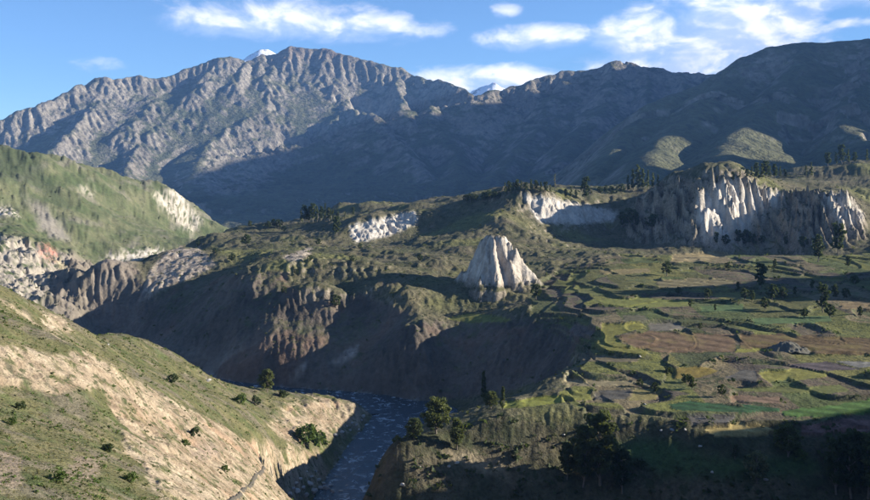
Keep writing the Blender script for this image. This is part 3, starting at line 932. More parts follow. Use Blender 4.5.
# unseen mountains added right of the frame to keep sun off the slopes
EAST = [[(3300, 2300, 900), (3350, 2800, 1050), (3400, 3100, 760), (3430, 3500, 760), (3470, 3750, 1100), (3600, 4100, 1350), (3900, 4700, 1500), (4400, 5400, 1800), (4800, 6200, 2000), (5250, 7000, 2200), (5750, 7900, 2250), (6300, 9300, 2300)]]
aF = np.concatenate([np.linspace(-0.9, -0.5, 30)[:-1], np.linspace(-0.5, 0.5, 720), np.linspace(0.5, 1.5, 90)[1:]])
_k = [(1900, 2500, 14), (2500, 4650, 170), (4650, 5500, 25), (5500, 8150, 240), (8150, 9800, 16)]
bF = np.concatenate([np.linspace(math.log(a_), math.log(b_), n_)[:-1] for a_, b_, n_ in _k] + [[math.log(9800)]])
FYY = np.broadcast_to(np.exp(bF)[:, None], (len(bF), len(aF))).copy()
FXX = aF[None, :] * FYY
wx = fbm(FXX / 900, FYY / 900, 4, 0.5, 201) * 130
wy = fbm(FXX / 900, FYY / 900, 4, 0.5, 202) * 130
best = np.full(FXX.shape, -1e9)
soft = np.zeros(FXX.shape)
owner = np.zeros(FXX.shape, int)
for oi, (nm, (lines, kf)) in enumerate(RIDGES.items()):
    ww = [[V(*p) for p in l] for l in lines] if nm != 'east' else EAST
    for li, l in enumerate(ww):
        warp = 0.25 if li == 0 else 0.8
        for p, q in zip(l[:-1], l[1:]):
            ex, ey = q[0] - p[0], q[1] - p[1]
            X2, Y2 = FXX + wx * warp, FYY + wy * warp
            t = np.clip(((X2 - p[0]) * ex + (Y2 - p[1]) * ey) / (ex * ex + ey * ey), 0, 1)
            dd = np.hypot(X2 - p[0] - t * ex, Y2 - p[1] - t * ey)
            hz = p[2] + (q[2] - p[2]) * t
            k_ = kf * (1.12 if li else 1.45)
            h = hz - k_ * (np.sqrt(dd * dd + 45.0 ** 2) - 45.0)
            up = h > best
            owner = np.where(up, oi, owner)
            # soft maximum keeps the valleys rounded
            dlt_ = np.abs(h - best)
            best = np.maximum(h, best) + np.where(dlt_ < 60, (60 - dlt_) ** 2 / 240, 0) * 0.15
flo = -240 + 120 * sstep(3600, 6800, FYY) + (ridged(FXX / 420, FYY / 420, 4, 0.5, 241) - 0.4) * 45 * sstep(2400, 3600, FYY)
dl_ = best - flo
FZ = np.maximum(best, flo) + np.where(np.abs(dl_) < 80, (80 - np.abs(dl_)) ** 2 / 320, 0)
crest_keep = np.clip((FZ + 200) / 500, 0.15, 1)
rgt = np.where(owner == 2, 0.55, 1.0)
FU, FVV = U0 + F * FXX / FYY, VH - F * FZ / FYY
crag = np.zeros(FXX.shape)
for poly in ([(196, 190), (203, 158), (222, 138), (250, 126), (284, 138), (296, 165), (270, 185), (225, 205)], [(330, 80), (352, 80), (362, 100), (350, 112), (334, 104)], [(372, 115), (392, 128), (420, 160), (435, 185), (418, 185), (390, 150)],
             [(110, 140), (138, 132), (140, 160), (118, 170)], [(60, 84), (140, 76), (150, 100), (120, 130), (60, 140), (30, 125)], [(618, 64), (716, 72), (700, 84), (620, 84)]):
    crag = np.maximum(crag, blur(inpoly(FU + fbm(FXX / 160, FYY / 160, 3, seed=251) * 14, FVV + fbm(FXX / 160, FYY / 160, 3, seed=252) * 10, poly) & (FYY > 4900), 3))
FZ += crag * (ridged(FXX / 130, FYY / 130, 4, 0.55, 253) - 0.5) * 26
FZ += rgt * crest_keep * (ridged(FXX / 700, FYY / 700, 5, 0.42, 211) - 0.45) * 50
FZ += rgt * crest_keep * (fbm(FXX / 170, FYY / 170, 4, 0.55, 212) * 18 + (ridged(FXX / 300, FYY / 300, 4, 0.5, 213) - 0.45) * 10)
cellF = FYY * (1.0 / 720)
ry_f = np.gradient(bF) / (1.0 / 720)
Hf = erode((FZ / cellF).copy(), ry_f, rounds=10, n=30000, steps=70, cap=4.0, er=0.2, seed=9)
FZ += np.clip(Hf * cellF - FZ, -55, 25) * 0.8 * rgt
for _ in range(2):
    lm = (np.roll(FZ, 1, 1) + np.roll(FZ, -1, 1) + np.roll(FZ, 2, 1) + np.roll(FZ, -2, 1)) / 4
    FZ = np.clip(FZ, lm - 1.0 * cellF, lm + 0.9 * cellF)
gyF = np.gradient(FZ, axis=0) / np.gradient(FYY, axis=0)
gxF = np.gradient(FZ, axis=1) / np.gradient(FXX, axis=1)
SF = np.hypot(gxF, gyF)
q1 = fbm(FXX / 150, FYY / 150, 4, 0.6, 221)
q2 = fbm(FXX / 600, FYY / 600, 3, 0.5, 222)
q3 = fbm(FXX / 50, FYY / 50, 3, 0.6, 223)
t = np.clip(0.5 + q2 * 0.7 + q1 * 0.3, 0, 1)[..., None]
FC = L(0.075, 0.082, 0.045) * (1 - t) + L(0.125, 0.122, 0.07) * t
rk = np.clip(np.maximum(sstep(0.62, 0.95, SF + q1 * 0.3), crag * sstep(-0.35, 0.1, q1 + q3 * 0.5)), 0, 1)[..., None]
tr = np.clip(0.5 + q3 * 0.6 + q2 * 0.4, 0, 1)[..., None]
FC = FC * (1 - rk) + (L(0.13, 0.115, 0.09) * (1 - tr) + L(0.27, 0.24, 0.195) * tr) * rk
hi = (sstep(820, 1080, FZ + q1 * 130) * 0.7)[..., None]
FC = FC * (1 - hi) + L(0.2, 0.15, 0.115) * hi
FV = np.stack([FXX, FYY, FZ], -1).reshape(-1, 3)
FQ = grid_quads(*FXX.shape)
M_mtn = terrain_mat('mountain_slope', 0.01, 0.04, 0.6, 1.0, 14.0, (0.06, 0.065, 0.045), 0.013, (0.56, 0.66))
ow = owner.ravel()[FQ[:, 0]]
for oi, (nm, lab) in enumerate((('mountain', 'big grey-brown mountain with ribbed spurs filling the left and centre skyline'), ('mountain', 'dark blue shaded ridge behind the notch in the middle skyline'),
                                ('mountain', 'dark rounded mountain rising to the right edge with one sunlit patch'), ('mountain', 'unseen mountain range added beyond the right edge for its shade'))):
    sel = ow == oi
    if sel.sum() > 10:
        link(nm, submesh(nm, FV, FQ[sel], FC.reshape(-1, 3)), M_mtn, kind='structure', label=lab)

# snow peaks far behind
m, nb = new_mat('snow_and_rock')
geo = nb.n('ShaderNodeNewGeometry')
P = nb.n('ShaderNodeTexCoord').outputs['Object']
sn = nb.ramp(nb.noise(P, 0.006, 5.0, 0.65), 0.36, 0.46)
M_snow = finish(m, nb, nb.mix(sn, (0.2, 0.17, 0.16), (0.82, 0.84, 0.88)), 0.8, nb.noise(P, 0.012, 4.0, 0.6), 0.6, 20.0, 0.2)


def snow_peak(lab, crest):
    w = [np.array(V(*p)) for p in crest]
    x0, x1 = min(p[0] for p in w) - 900, max(p[0] for p in w) + 900
    y0, y1 = min(p[1] for p in w) - 1400, max(p[1] for p in w) + 1000
    gx_, gy_ = np.meshgrid(np.linspace(x0, x1, 110), np.linspace(y0, y1, 90))
    h = np.full(gx_.shape, -300.0)
    for p, q in zip(w[:-1], w[1:]):
        e = q - p
        t_ = np.clip(((gx_ - p[0]) * e[0] + (gy_ - p[1]) * e[1]) / (e[0] ** 2 + e[1] ** 2), 0, 1)
        h = np.maximum(h, p[2] + e[2] * t_ - 0.62 * np.hypot(gx_ - p[0] - t_ * e[0], gy_ - p[1] - t_ * e[1]))
    h += (ridged(gx_ / 420, gy_ / 420, 4, 0.5, 301) - 0.5) * 60
    link('snow_peak', mesh_np('snow_peak', np.stack([gx_, gy_, h], -1).reshape(-1, 3), grid_quads(*gx_.shape)), M_snow, kind='structure', label=lab)


snow_peak('small snow-covered peak in the notch between the two dark ridges', [(450, 96, 14000), (468, 92, 14000), (482, 87, 14000), (494, 83, 14000), (505, 90, 14000), (520, 98, 14000)])
snow_peak('snow cap showing just left of the highest summit', [(238, 63, 12500), (250, 55, 12500), (261, 50, 12500), (271, 51, 12500), (284, 55, 12500), (300, 62, 12500)])

# ------------------------------------------------------------------ trees
rnd = random.Random(5)


def leaf_mat(name, c0, c1):
    m, nb = new_mat(name)
    P_ = nb.n('ShaderNodeNewGeometry').outputs['Position']
    oi_ = nb.n('ShaderNodeObjectInfo')
    n_ = nb.noise(P_, 0.9, 3.0, 0.6)
    t_ = nb.m('ADD', nb.m('MULTIPLY', oi_.outputs['Random'], 0.5), nb.m('MULTIPLY', nb.ramp(n_, 0.3, 0.7), 0.5))
    c_ = nb.mix(t_, c0, c1)
    finish(m, nb, c_, 0.75, None, spec=0.2)
    # thin leaves let some of the sun through
    pr = next(n for n in m.node_tree.nodes if n.type == 'BSDF_PRINCIPLED')
    ou = next(n for n in m.node_tree.nodes if n.type == 'OUTPUT_MATERIAL')
    tl = nb.n('ShaderNodeBsdfTranslucent')
    tg = nb.mix(1.0, c_, (1.25, 1.25, 0.7), 'MULTIPLY')
    nb.put(tl.inputs['Color'], tg)
    ms = nb.n('ShaderNodeMixShader')
    ms.inputs[0].default_value = 0.4
    m.node_tree.links.new(pr.outputs[0], ms.inputs[1])
    m.node_tree.links.new(tl.outputs[0], ms.inputs[2])
    m.node_tree.links.new(ms.outputs[0], ou.inputs[0])
    return m


M_leaf = leaf_mat('eucalyptus_leaves', (0.06, 0.08, 0.034), (0.12, 0.135, 0.05))
M_needle = leaf_mat('dark_foliage', (0.04, 0.058, 0.026), (0.075, 0.095, 0.04))
M_pale = leaf_mat('pale_foliage', (0.10, 0.12, 0.06), (0.17, 0.17, 0.09))
M_green = leaf_mat('fresh_foliage', (0.07, 0.11, 0.03), (0.12, 0.16, 0.05))
M_scrub = leaf_mat('scrub_foliage', (0.065, 0.08, 0.035), (0.125, 0.13, 0.06))
M_dry = leaf_mat('dry_foliage', (0.12, 0.12, 0.05), (0.22, 0.19, 0.09))
m, nb = new_mat('bark')
P = nb.n('ShaderNodeTexCoord').outputs['Object']
M_bark = finish(m, nb, nb.mix(nb.noise(P, 30.0, 4.0, 0.6), (0.1, 0.08, 0.06), (0.26, 0.23, 0.19)), 0.9, nb.noise(P, 60.0, 3.0), 0.5, 0.02)


def tube(vs, fs, pts_, rads, n=6):
    base = len(vs)
    for (p, r) in zip(pts_, rads):
        for k in range(n):
            t_ = 2 * math.pi * k / n
            vs.append((p[0] + r * math.cos(t_), p[1] + r * math.sin(t_), p[2]))
    for i in range(len(pts_) - 1):
        for k in range(n):
            a_ = base + i * n + k
            b_ = base + i * n + (k + 1) % n
            fs.append((a_, b_, b_ + n, a_ + n))


def leaf_quads(cs, sizes, per, lsz, R, flat=0.0):
    """leaf-sized faces spread through clumps"""
    cs = np.repeat(np.asarray(cs), per, 0)
    sz = np.repeat(np.asarray(sizes), per)
    n = len(cs)
    off = R.randn(n, 3)
    off /= np.linalg.norm(off, axis=1)[:, None]
    off *= (R.rand(n) ** 0.45)[:, None] * sz[:, None]
    off[:, 2] *= 0.75
    c = cs + off
    a1 = R.randn(n, 3)
    a1 /= np.linalg.norm(a1, axis=1)[:, None]
    a2 = np.cross(a1, R.randn(n, 3))
    a2 /= np.linalg.norm(a2, axis=1)[:, None]
    ls = lsz * (0.6 + 0.8 * R.rand(n))[:, None]
    v = np.stack([c - a1 * ls, c + a2 * ls * 0.55, c + a1 * ls, c - a2 * ls * 0.55], 1).reshape(-1, 3)
    f = np.arange(4 * n).reshape(-1, 4)
    return v, f


def make_proto(kind, seed, nclump, per, lsz, mat):
    """trunk with limbs and a crown of leaf clumps, height 1"""
    R = np.random.RandomState(seed)
    vs, fs = [], []
    bend = R.randn(2) * 0.03
    zz = [0, 0.15, 0.35, 0.6, 0.85]
    pl = [(bend[0] * math.sin(z * 5), bend[1] * math.sin(z * 4), z) for z in zz]
    tr = {'broad': 0.03, 'slim': 0.016, 'cone': 0.02, 'tall': 0.02, 'bush': 0.02, 'bare': 0.012}[kind]
    tube(vs, fs, pl, [tr * (1 - 0.85 * z) for z in zz])
    cs, sz = [], []
    for i in range(nclump):
        t_ = (i + R.rand()) / nclump
        ang_ = R.rand() * 6.283
        if kind == 'broad':
            z = 0.24 + 0.7 * t_
            rmax = 0.36 * math.sqrt(max(0.03, 1 - ((z - 0.55) / 0.43) ** 2))
            r = rmax * R.rand() ** 0.55
            q = 0.085
        elif kind == 'tall':
            z = 0.22 + 0.74 * t_
            rmax = 0.2 * math.sqrt(max(0.04, 1 - ((z - 0.58) / 0.42) ** 2)) * (0.65 + 0.6 * R.rand())
            r = rmax * R.rand() ** 0.5
            q = 0.062
        elif kind == 'slim':
            z = 0.14 + 0.82 * t_
            rmax = 0.10 * (1.15 - 0.85 * t_) * (0.6 + 0.7 * R.rand())
            r = rmax * R.rand() ** 0.5
            q = 0.05 * (1.2 - 0.7 * t_)
        elif kind == 'cone':
            z = 0.1 + 0.86 * t_
            rmax = 0.22 * (1.05 - t_) * (0.7 + 0.5 * R.rand())
            r = rmax * R.rand() ** 0.5
            q = 0.075 * (1.15 - 0.75 * t_)
        elif kind == 'bare':
            z = 0.35 + 0.62 * t_
            rmax = 0.06
            r = rmax * R.rand()
            q = 0.03
        else:
            z = 0.12 + 0.7 * t_
            rmax = 0.62 * math.sqrt(max(0.05, 1 - (z / 0.95) ** 2))
            r = rmax * R.rand() ** 0.5
            q = 0.17
        c = (r * math.cos(ang_), r * math.sin(ang_), z)
        cs.append(c)
        sz.append(q * (0.75 + 0.5 * R.rand()))
        if i % 4 == 0 and kind != 'bush':
            z0 = max(0.08, z - 0.8 * r - 0.08)
            tx, ty = bend[0] * math.sin(z0 * 5), bend[1] * math.sin(z0 * 4)
            tube(vs, fs, [(tx, ty, z0), ((tx + c[0]) / 2, (ty + c[1]) / 2, z0 + 0.6 * (z - z0)), c], [tr * 0.45, tr * 0.3, tr * 0.12], 4)
    lv, lf = leaf_quads(cs, sz, per, lsz, R)
    return (mesh_np('trunk', vs, fs, True), mesh_np('crown', lv, lf, False), mat)


PROTO = {
    'broad': [make_proto('broad', 11 + k, 80, 44, 0.034, M_leaf) for k in range(2)],
    'tall': [make_proto('tall', 21 + k, 80, 44, 0.028, M_leaf) for k in range(3)],
    'dark': [make_proto('tall', 31 + k, 80, 44, 0.028, M_needle) for k in range(2)],
    'slim': [make_proto('slim', 41, 50, 26, 0.03, M_leaf)],
    'cone': [make_proto('cone', 51, 60, 22, 0.026, M_needle)],
    'pale': [make_proto('broad', 61, 55, 26, 0.042, M_pale)],
    'fslim': [make_proto('slim', 71 + k, 26, 13, 0.048, M_leaf) for k in range(3)],
    'ftall': [make_proto('tall', 81 + k, 46, 14, 0.05, M_needle) for k in range(3)],
    'fround': [make_proto('broad', 91 + k, 44, 14, 0.065, M_needle) for k in range(2)],
    'bare': [make_proto('bare', 95, 12, 6, 0.03, M_dry)],
    'bush': [make_proto('bush', 97 + k, 30, 18, 0.09, M_green) for k in range(2)],
    'dbush': [make_proto('bush', 99 + k, 26, 16, 0.1, M_needle) for k in range(2)],
}


def plant(name, kind, u, v, hpx, label, cat, group=None, pick=None, at=None):
    x, y, z = at if at else ground(u, v)
    h = hpx * y / F
    lst = PROTO[kind]
    tm, cm, mt = lst[(rnd.randrange(len(lst)) if pick is None else pick) % len(lst)]
    root = bpy.data.objects.new(name, None)
    root.empty_display_size = 0.1
    COL.objects.link(root)
    root.location = (x, y, z - 0.12)
    wsc = h * (0.9 + 0.25 * rnd.random())
    root.scale = (wsc, wsc, h)
    root.rotation_euler = (0, 0, rnd.random() * 6.28)
    root['label'] = label
    root['category'] = cat
    if group:
        root['group'] = group
    link('trunk' if name.endswith('tree') else 'stem', tm, M_bark, root)
    link('crown' if name.endswith('tree') else 'foliage', cm, mt, root)
    return root


NEAR = [
    ('tree', 'broad', 436, 434, 37, 'large rounded tree with a sunlit crown on the bank right of the river', 0),
    ('tree', 'broad', 414, 441, 22, 'low dark tree at the water side left of the large rounded tree', 1),
    ('tree', 'tall', 457, 452, 32, 'olive tree standing just right of and below the large rounded tree', 0),
    ('tree', 'slim', 484, 402, 32, 'tallest slim tree at the left end of the sunlit ledge meadow', 0),
    ('tree', 'broad', 491, 409, 18, 'small rounded tree between the two slim trees on the ledge meadow', 0),
    ('tree', 'slim', 503, 410, 24, 'shorter slim tree at the edge of the sunlit ledge meadow', 0),
    ('tree', 'broad', 267, 392, 23, 'lone dark tree on the crest of the near hillside casting a long shadow', 1),
    ('tree', 'tall', 600, 486, 76, 'tallest eucalyptus of the clump on the dark near bank', 0),
    ('tree', 'tall', 583, 488, 62, 'eucalyptus with lit olive crown left of the tallest in its clump', 1),
    ('tree', 'tall', 567, 480, 38, 'smallest eucalyptus at the left end of the clump on the near bank', 2),
    ('tree', 'dark', 622, 494, 46, 'dark bushy tree in front at the right side of the eucalyptus clump', 0),
    ('tree', 'broad', 788, 458, 33, 'rounded dark tree standing below the straw-coloured field', 0),
    ('tree', 'pale', 757, 486, 32, 'pale silvery bush tree on the near bank below the straw-coloured field', 0),
    ('tree', 'dark', 836, 497, 56, 'dark tree at the left of the group in the bottom right corner', 0),
    ('tree', 'dark', 851, 499, 70, 'tallest dark tree of the group in the bottom right corner', 1),
    ('tree', 'tall', 868, 499, 66, 'dark olive tree cut by the right edge in the bottom right corner', 2),
    ('tree', 'fround', 667, 276, 15, 'round dark tree alone among the upper terraces', 0),
    ('tree', 'fround', 336, 308, 14, 'small round tree catching sun inside the shaded canyon slope', 1),
    ('tree', 'ftall', 823, 313, 30, 'large dark tree in the shade band of the right terraces', 0),
    ('tree', 'ftall', 760, 290, 27, 'dark tree in the middle of the right terraces left of the large dark tree', 1),
    ('tree', 'fround', 772, 300, 16, 'low round tree in the shade beside the dark tree of the right terraces', 1),
    ('tree', 'ftall', 818, 262, 28, 'dark tree left of the pair below the right end of the cliffs', 2),
    ('tree', 'ftall', 838, 256, 34, 'taller dark tree below the smaller pale fluted cliff', 0),
    ('tree', 'fround', 536, 300, 16, 'dark round tree on the slope at the right foot of the rock spire', 0),
    ('tree', 'ftall', 586, 201, 25, 'conical tree standing out on the far plateau behind the whitish cliff band', 1),
    ('tree', 'bare', 555, 193, 20, 'thin bare pole-like tree on the skyline of the plateau', 0),
    ('tree', 'fround', 246, 246, 12, 'dark round tree on the left part of the plateau', 1),
    ('tree', 'ftall', 337, 236, 20, 'dark tree against the shaded bluff below the left plateau grove', 2),
    ('tree', 'fround', 708, 300, 11, 'small round tree at the edge of the shade band on the upper terraces', 0),
    ('tree', 'ftall', 735, 460, 16, 'small dark tree on the near bank left of the pale silvery bush tree', 0),
    ('tree', 'fround', 640, 388, 9, 'low dark tree at the right end of the pale tan strip field', 0),
    ('tree', 'fround', 692, 390, 14, 'dark bushy tree among the shadows below the oval ochre field', 1),
    ('tree', 'fround', 655, 394, 12, 'dark bush-like tree beside the straw and green plot', 0),
    ('tree', 'fround', 722, 397, 13, 'dark tree at the left end of the pinkish brown strip', 1),
]
for (nm, kd, u, v, h, lab, pk) in NEAR:
    plant(nm, kd, u, v, h, lab, 'tree', None, pk)
ROWS = [
    ('dark eucalyptus trees in the grove on the left plateau', 'left plateau grove', ['fslim', 'ftall'], [(301, 223, 14), (305, 223, 18), (309, 222, 16), (313, 222, 19), (317, 222, 17), (321, 221, 15), (325, 221, 18), (329, 221, 14), (333, 221, 12), (338, 220, 9), (345, 219, 8), (353, 216, 9)]),
    ('small trees on the plateau edge left of the dense grove', 'left plateau edge trees', ['fround'], [(250, 228, 7), (268, 229, 8), (274, 228, 9), (279, 229, 10), (284, 233, 7)]),
    ('dark bushy trees below the low far domed hill', 'plateau hedge trees', ['fround'], [(466, 203, 8), (470, 203, 9), (475, 202, 8), (484, 201, 9), (489, 200, 10), (494, 200, 9), (499, 199, 7)]),
    ('trees in the dense skyline row above the rock spire', 'skyline row above the spire', ['fslim', 'ftall'], [(505, 194, 12), (509, 194, 13), (513, 193, 11), (517, 193, 14), (521, 192, 11), (526, 192, 10), (531, 192, 13), (536, 192, 11), (541, 193, 12), (546, 193, 11), (550, 194, 9), (566, 198, 9), (571, 198, 12), (576, 199, 9)]),
    ('small trees between the conical tree and the loose grove', 'trees behind the dark hump', ['fround', 'ftall'], [(600, 194, 8), (606, 194, 9), (611, 194, 8), (617, 194, 8), (622, 194, 10)]),
    ('tall trees in the loose grove left of the dark hump', 'grove left of the dark hump', ['fslim'], [(628, 192, 17), (633, 191, 22), (638, 191, 27), (643, 190, 22), (648, 190, 20), (653, 189, 17), (658, 189, 14)]),
    ('trees on the plateau above the fluted white cliff', 'trees above the fluted cliff', ['fslim', 'ftall'], [(717, 185, 9), (733, 184, 10), (740, 181, 8), (747, 181, 10), (752, 180, 12), (757, 180, 17), (762, 179, 16), (766, 179, 18), (770, 179, 13), (775, 179, 15), (780, 178, 12), (785, 178, 9)]),
    ('pair of trees just left of the right-hand domed hill', 'pair by the domed hill', ['fslim'], [(806, 177, 12), (811, 177, 15)]),
    ('trees on the skyline behind the right-hand domed hill', 'trees behind the domed hill', ['ftall', 'fslim'], [(828, 166, 14), (836, 165, 13), (842, 164, 20), (848, 164, 15), (855, 164, 12), (867, 162, 13)]),
    ('dark trees along the foot of the cliffs', 'trees at the cliff foot', ['ftall', 'fround'], [(622, 228, 17), (630, 229, 19), (637, 229, 15), (652, 232, 16), (716, 246, 13), (726, 247, 12), (738, 246, 15), (746, 247, 16), (754, 247, 12), (762, 246, 9), (786, 248, 10), (803, 250, 13)]),
    ('small dark trees scattered over the right terraces', 'trees in the shade band', ['fround', 'ftall'], [(745, 300, 12), (752, 303, 12), (783, 300, 13), (795, 296, 9), (846, 300, 12), (855, 286, 11), (690, 308, 9), (715, 312, 8), (804, 318, 10), (835, 300, 16), (830, 318, 14), (765, 310, 13), (738, 292, 10), (860, 318, 12), (678, 296, 8), (700, 330, 7), (812, 290, 11), (775, 268, 9), (728, 270, 8), (848, 268, 12)]),
    ('low bushy trees on the left plateau slopes', 'bushy trees on the left plateau slopes', ['fround'], [(232, 262, 9), (284, 296, 8), (310, 262, 7), (352, 262, 7), (318, 246, 8), (420, 262, 8), (215, 255, 7), (198, 247, 6), (360, 250, 7), (296, 276, 7)]),
]
ORD = ['leftmost', 'second from left', 'third from left', 'fourth from left', 'fifth from left', 'sixth from left', 'seventh from left', 'eighth from left', 'ninth from left',
       'tenth from left', 'eleventh from left', 'twelfth from left', 'thirteenth from left', 'fourteenth from left', 'fifteenth from left', 'sixteenth from left', 'seventeenth from left',
       'eighteenth from left', 'nineteenth from left', 'twentieth from left', 'twenty-first from left', 'twenty-second from left']


def ordinal(i, n):
    return 'rightmost' if i == n - 1 else ORD[i]


for (lab, grp, kinds, spots) in ROWS:
    spots = sorted(spots)
    for i, (u, v, h) in enumerate(spots):
        plant('tree', kinds[i % len(kinds)], u, v, h, ordinal(i, len(spots)) + ' of the ' + lab, 'tree', grp)
BUSH = [('bush', 308, 446, 22, 'large fresh green bush on the bank above the river inlet'), ('bush', 318, 447, 17, 'smaller fresh green bush right beside the large one above the river inlet'),
        ('dbush', 172, 383, 10, 'dark bush on the grassy hump of the near hillside'), ('dbush', 194, 437, 11, 'dark bush in the gully of the pale eroded slope'),
        ('dbush', 108, 452, 10, 'dark bush at the left edge of the pale eroded strip'), ('bush', 185, 446, 8, 'green bush just left of the gully bush on the eroded slope'),
        ('dbush', 283, 398, 9, 'dark bush on the crest right of the lone hillside tree'), ('bush', 240, 404, 12, 'green bush on the slope below the lone hillside tree'),
        ('dbush', 256, 405, 10, 'dark bush directly below the lone hillside tree'), ('bush', 60, 482, 13, 'green bush near the bottom left corner below the pinkish bare patch'),
        ('bush', 225, 472, 7, 'small green bush on the pale slope left of the trail'), ('dbush', 20, 410, 9, 'dark bush under the pale cliff at the left edge'),
        ('bush', 12, 425, 9, 'green bush at the left edge below the pale cliff'), ('bush', 130, 482, 12, 'green bush at the bottom of the grass slope left of the eroded strip'),
        ('dbush', 640, 470, 12, 'dark bush on the near bank right of the eucalyptus clump'), ('bush', 800, 462, 12, 'lit green bush right of the rounded dark tree on the near bank'),
        ('dbush', 686, 382, 9, 'dark bush at the left end of the oval ochre field'), ('dbush', 668, 374, 8, 'small dark bush on the bank left of the oval ochre field')]
for (kd, u, v, h, lab) in BUSH:
    plant('shrub', kd, u, v, h, lab, 'shrub')

# ------------------------------------------------------------------ scrub and grass tufts that nobody could count
def scatter(name, mask, n, smin, smax, mat, label, seed, per=9, flat=0.7, leaf=0.42):
    R = np.random.RandomState(seed)
    I = R.randint(0, NY - 1, n * 6)
    J = R.randint(15, 15 + 788, n * 6)
    # even spread in the ground's own logarithmic rows
    ok = R.rand(n * 6) < mask[I, J]
    I, J = I[ok][:n], J[ok][:n]
    ti, tj = R.rand(len(I)), R.rand(len(I))
    y = np.exp(bR[I] + (bR[I + 1] - bR[I]) * ti)
    x = (aC[J] + (aC[J + 1] - aC[J]) * tj) * y
    z = zat(x, y)
    sc = smin + (smax - smin) * R.rand(len(x)) ** 2.5
    sc *= np.clip(y / 220.0, 0.55, 1e9) ** 0.55
    k = len(x)
    off = R.randn(k, per, 3)
    off /= np.linalg.norm(off, axis=2)[..., None]
    off *= (R.rand(k, per) ** 0.5)[..., None]
    off[..., 2] = np.abs(off[..., 2]) * flat
    a1 = R.randn(k, per, 3)
    a1[..., 2] *= 0.6
    a1 /= np.linalg.norm(a1, axis=2)[..., None]
    a2 = np.cross(a1, R.randn(k, per, 3))
    a2 /= np.linalg.norm(a2, axis=2)[..., None]
    c = np.stack([x, y, z], 1)[:, None, :] + off * sc[:, None, None]
    l_ = (sc[:, None] * leaf * (0.6 + 0.8 * R.rand(k, per)))[..., None]
    v = np.stack([c - a1 * l_, c + a2 * l_ * 0.7, c + a1 * l_, c - a2 * l_ * 0.7], 2).reshape(-1, 3)
    f = np.arange(len(v)).reshape(-1, 4)
    return link(name, mesh_np(name, v, f, False), mat, None, kind='stuff', label=label)


ero_f = np.clip(er_s, 0, 1)
patch = sstep(-0.25, 0.45, fbm(XX / 12, YY / 12, 3, 0.6, 131))
vis_r = ((VV < 512) & (VV > 120)).astype(float)
scatter('scrub', fm * vis_r * (0.9 * (1 - ero_f) * patch + 0.05), 6500, 0.22, 0.8, M_green, 'green scrub on the near hillside', 1)
scatter('scrub', fm * vis_r * (0.8 * (1 - ero_f) * patch + 0.10), 5000, 0.2, 0.75, M_scrub, 'olive scrub on the near hillside', 2)
scatter('dry_grass', fm * vis_r * (0.9 * (1 - ero_f) * (1.1 - patch) + 0.12), 6000, 0.15, 0.45, M_dry, 'dry straw tufts on the near hillside', 3)
scatter('scrub', hm * vis_r * (YY < 1750) * sstep(-0.1, 0.4, n1), 2000, 0.4, 1.2, M_scrub, 'scattered dark scrub on the far left hill', 4, per=6)
open_p = (~left) * (YY > 380) * (YY < 1500) * (fid < 0) * vis_r * (1 - pale) * (1 - sp)
scatter('scrub', open_p * (1 - terr_s) * sstep(-0.2, 0.4, n1) * sstep(1.3, 0.7, SL), 5200, 0.35, 1.2, M_scrub, 'scrub over the plateau and canyon slopes', 5, per=7)
scatter('hedge_scrub', open_p * terr_s * sstep(0.15, 0.5, SL), 4600, 0.45, 1.7, M_needle, 'scrub along the terrace walls', 6, per=7)
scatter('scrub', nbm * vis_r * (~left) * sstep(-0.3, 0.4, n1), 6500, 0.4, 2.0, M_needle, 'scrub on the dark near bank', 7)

# ------------------------------------------------------------------ boulders
m, nb = new_mat('boulder_stone')
P = nb.n('ShaderNodeTexCoord').outputs['Object']
oi_ = nb.n('ShaderNodeObjectInfo')
M_stone = finish(m, nb, nb.mix(nb.m('ADD', nb.m('MULTIPLY', nb.noise(P, 1.2, 5.0, 0.6), 0.7), nb.m('MULTIPLY', oi_.outputs['Random'], 0.4)), (0.16, 0.155, 0.15), (0.5, 0.48, 0.44)), 0.9, nb.noise(P, 3.0, 4.0), 0.6, 0.15)


def rock_mesh(seed, flat=0.7):
    import bmesh
    bm = bmesh.new()
    bmesh.ops.create_icosphere(bm, subdivisions=2, radius=1.0)
    R = np.random.RandomState(seed)
    cuts = R.randn(9, 3)
    cuts /= np.linalg.norm(cuts, axis=1)[:, None]
    lim_ = 0.55 + 0.35 * R.rand(9)
    for v_ in bm.verts:
        p_ = np.array(v_.co)
        for c_, l_ in zip(cuts, lim_):
            dd_ = p_ @ c_
            if dd_ > l_:
                p_ = p_ - c_ * (dd_ - l_)
        p_ = p_ * np.array([1.15, 0.9, flat])
        v_.co = p_ * (1 + 0.05 * R.randn())
    me = bpy.data.meshes.new('boulder')
    bm.to_mesh(me)
    bm.free()
    return me


ROCKS = [rock_mesh(k) for k in range(6)]


def boulder(u, v, wpx, label, group=None, name='boulder', dmin=60):
    x, y, z = ground(u, v, dmin)
    z = max(z, -150.4)
    o = link(name, ROCKS[rnd.randrange(6)], M_stone, None, label=label, category='boulder' if name == 'boulder' else 'rock', group=group)
    r = wpx * y / F / 2
    o.location = (x, y, z + r * 0.25)
    o.scale = (r, r, r * (0.8 + 0.3 * rnd.random()))
    o.rotation_euler = (rnd.uniform(-0.2, 0.2), rnd.uniform(-0.2, 0.2), rnd.random() * 6.28)
    return o


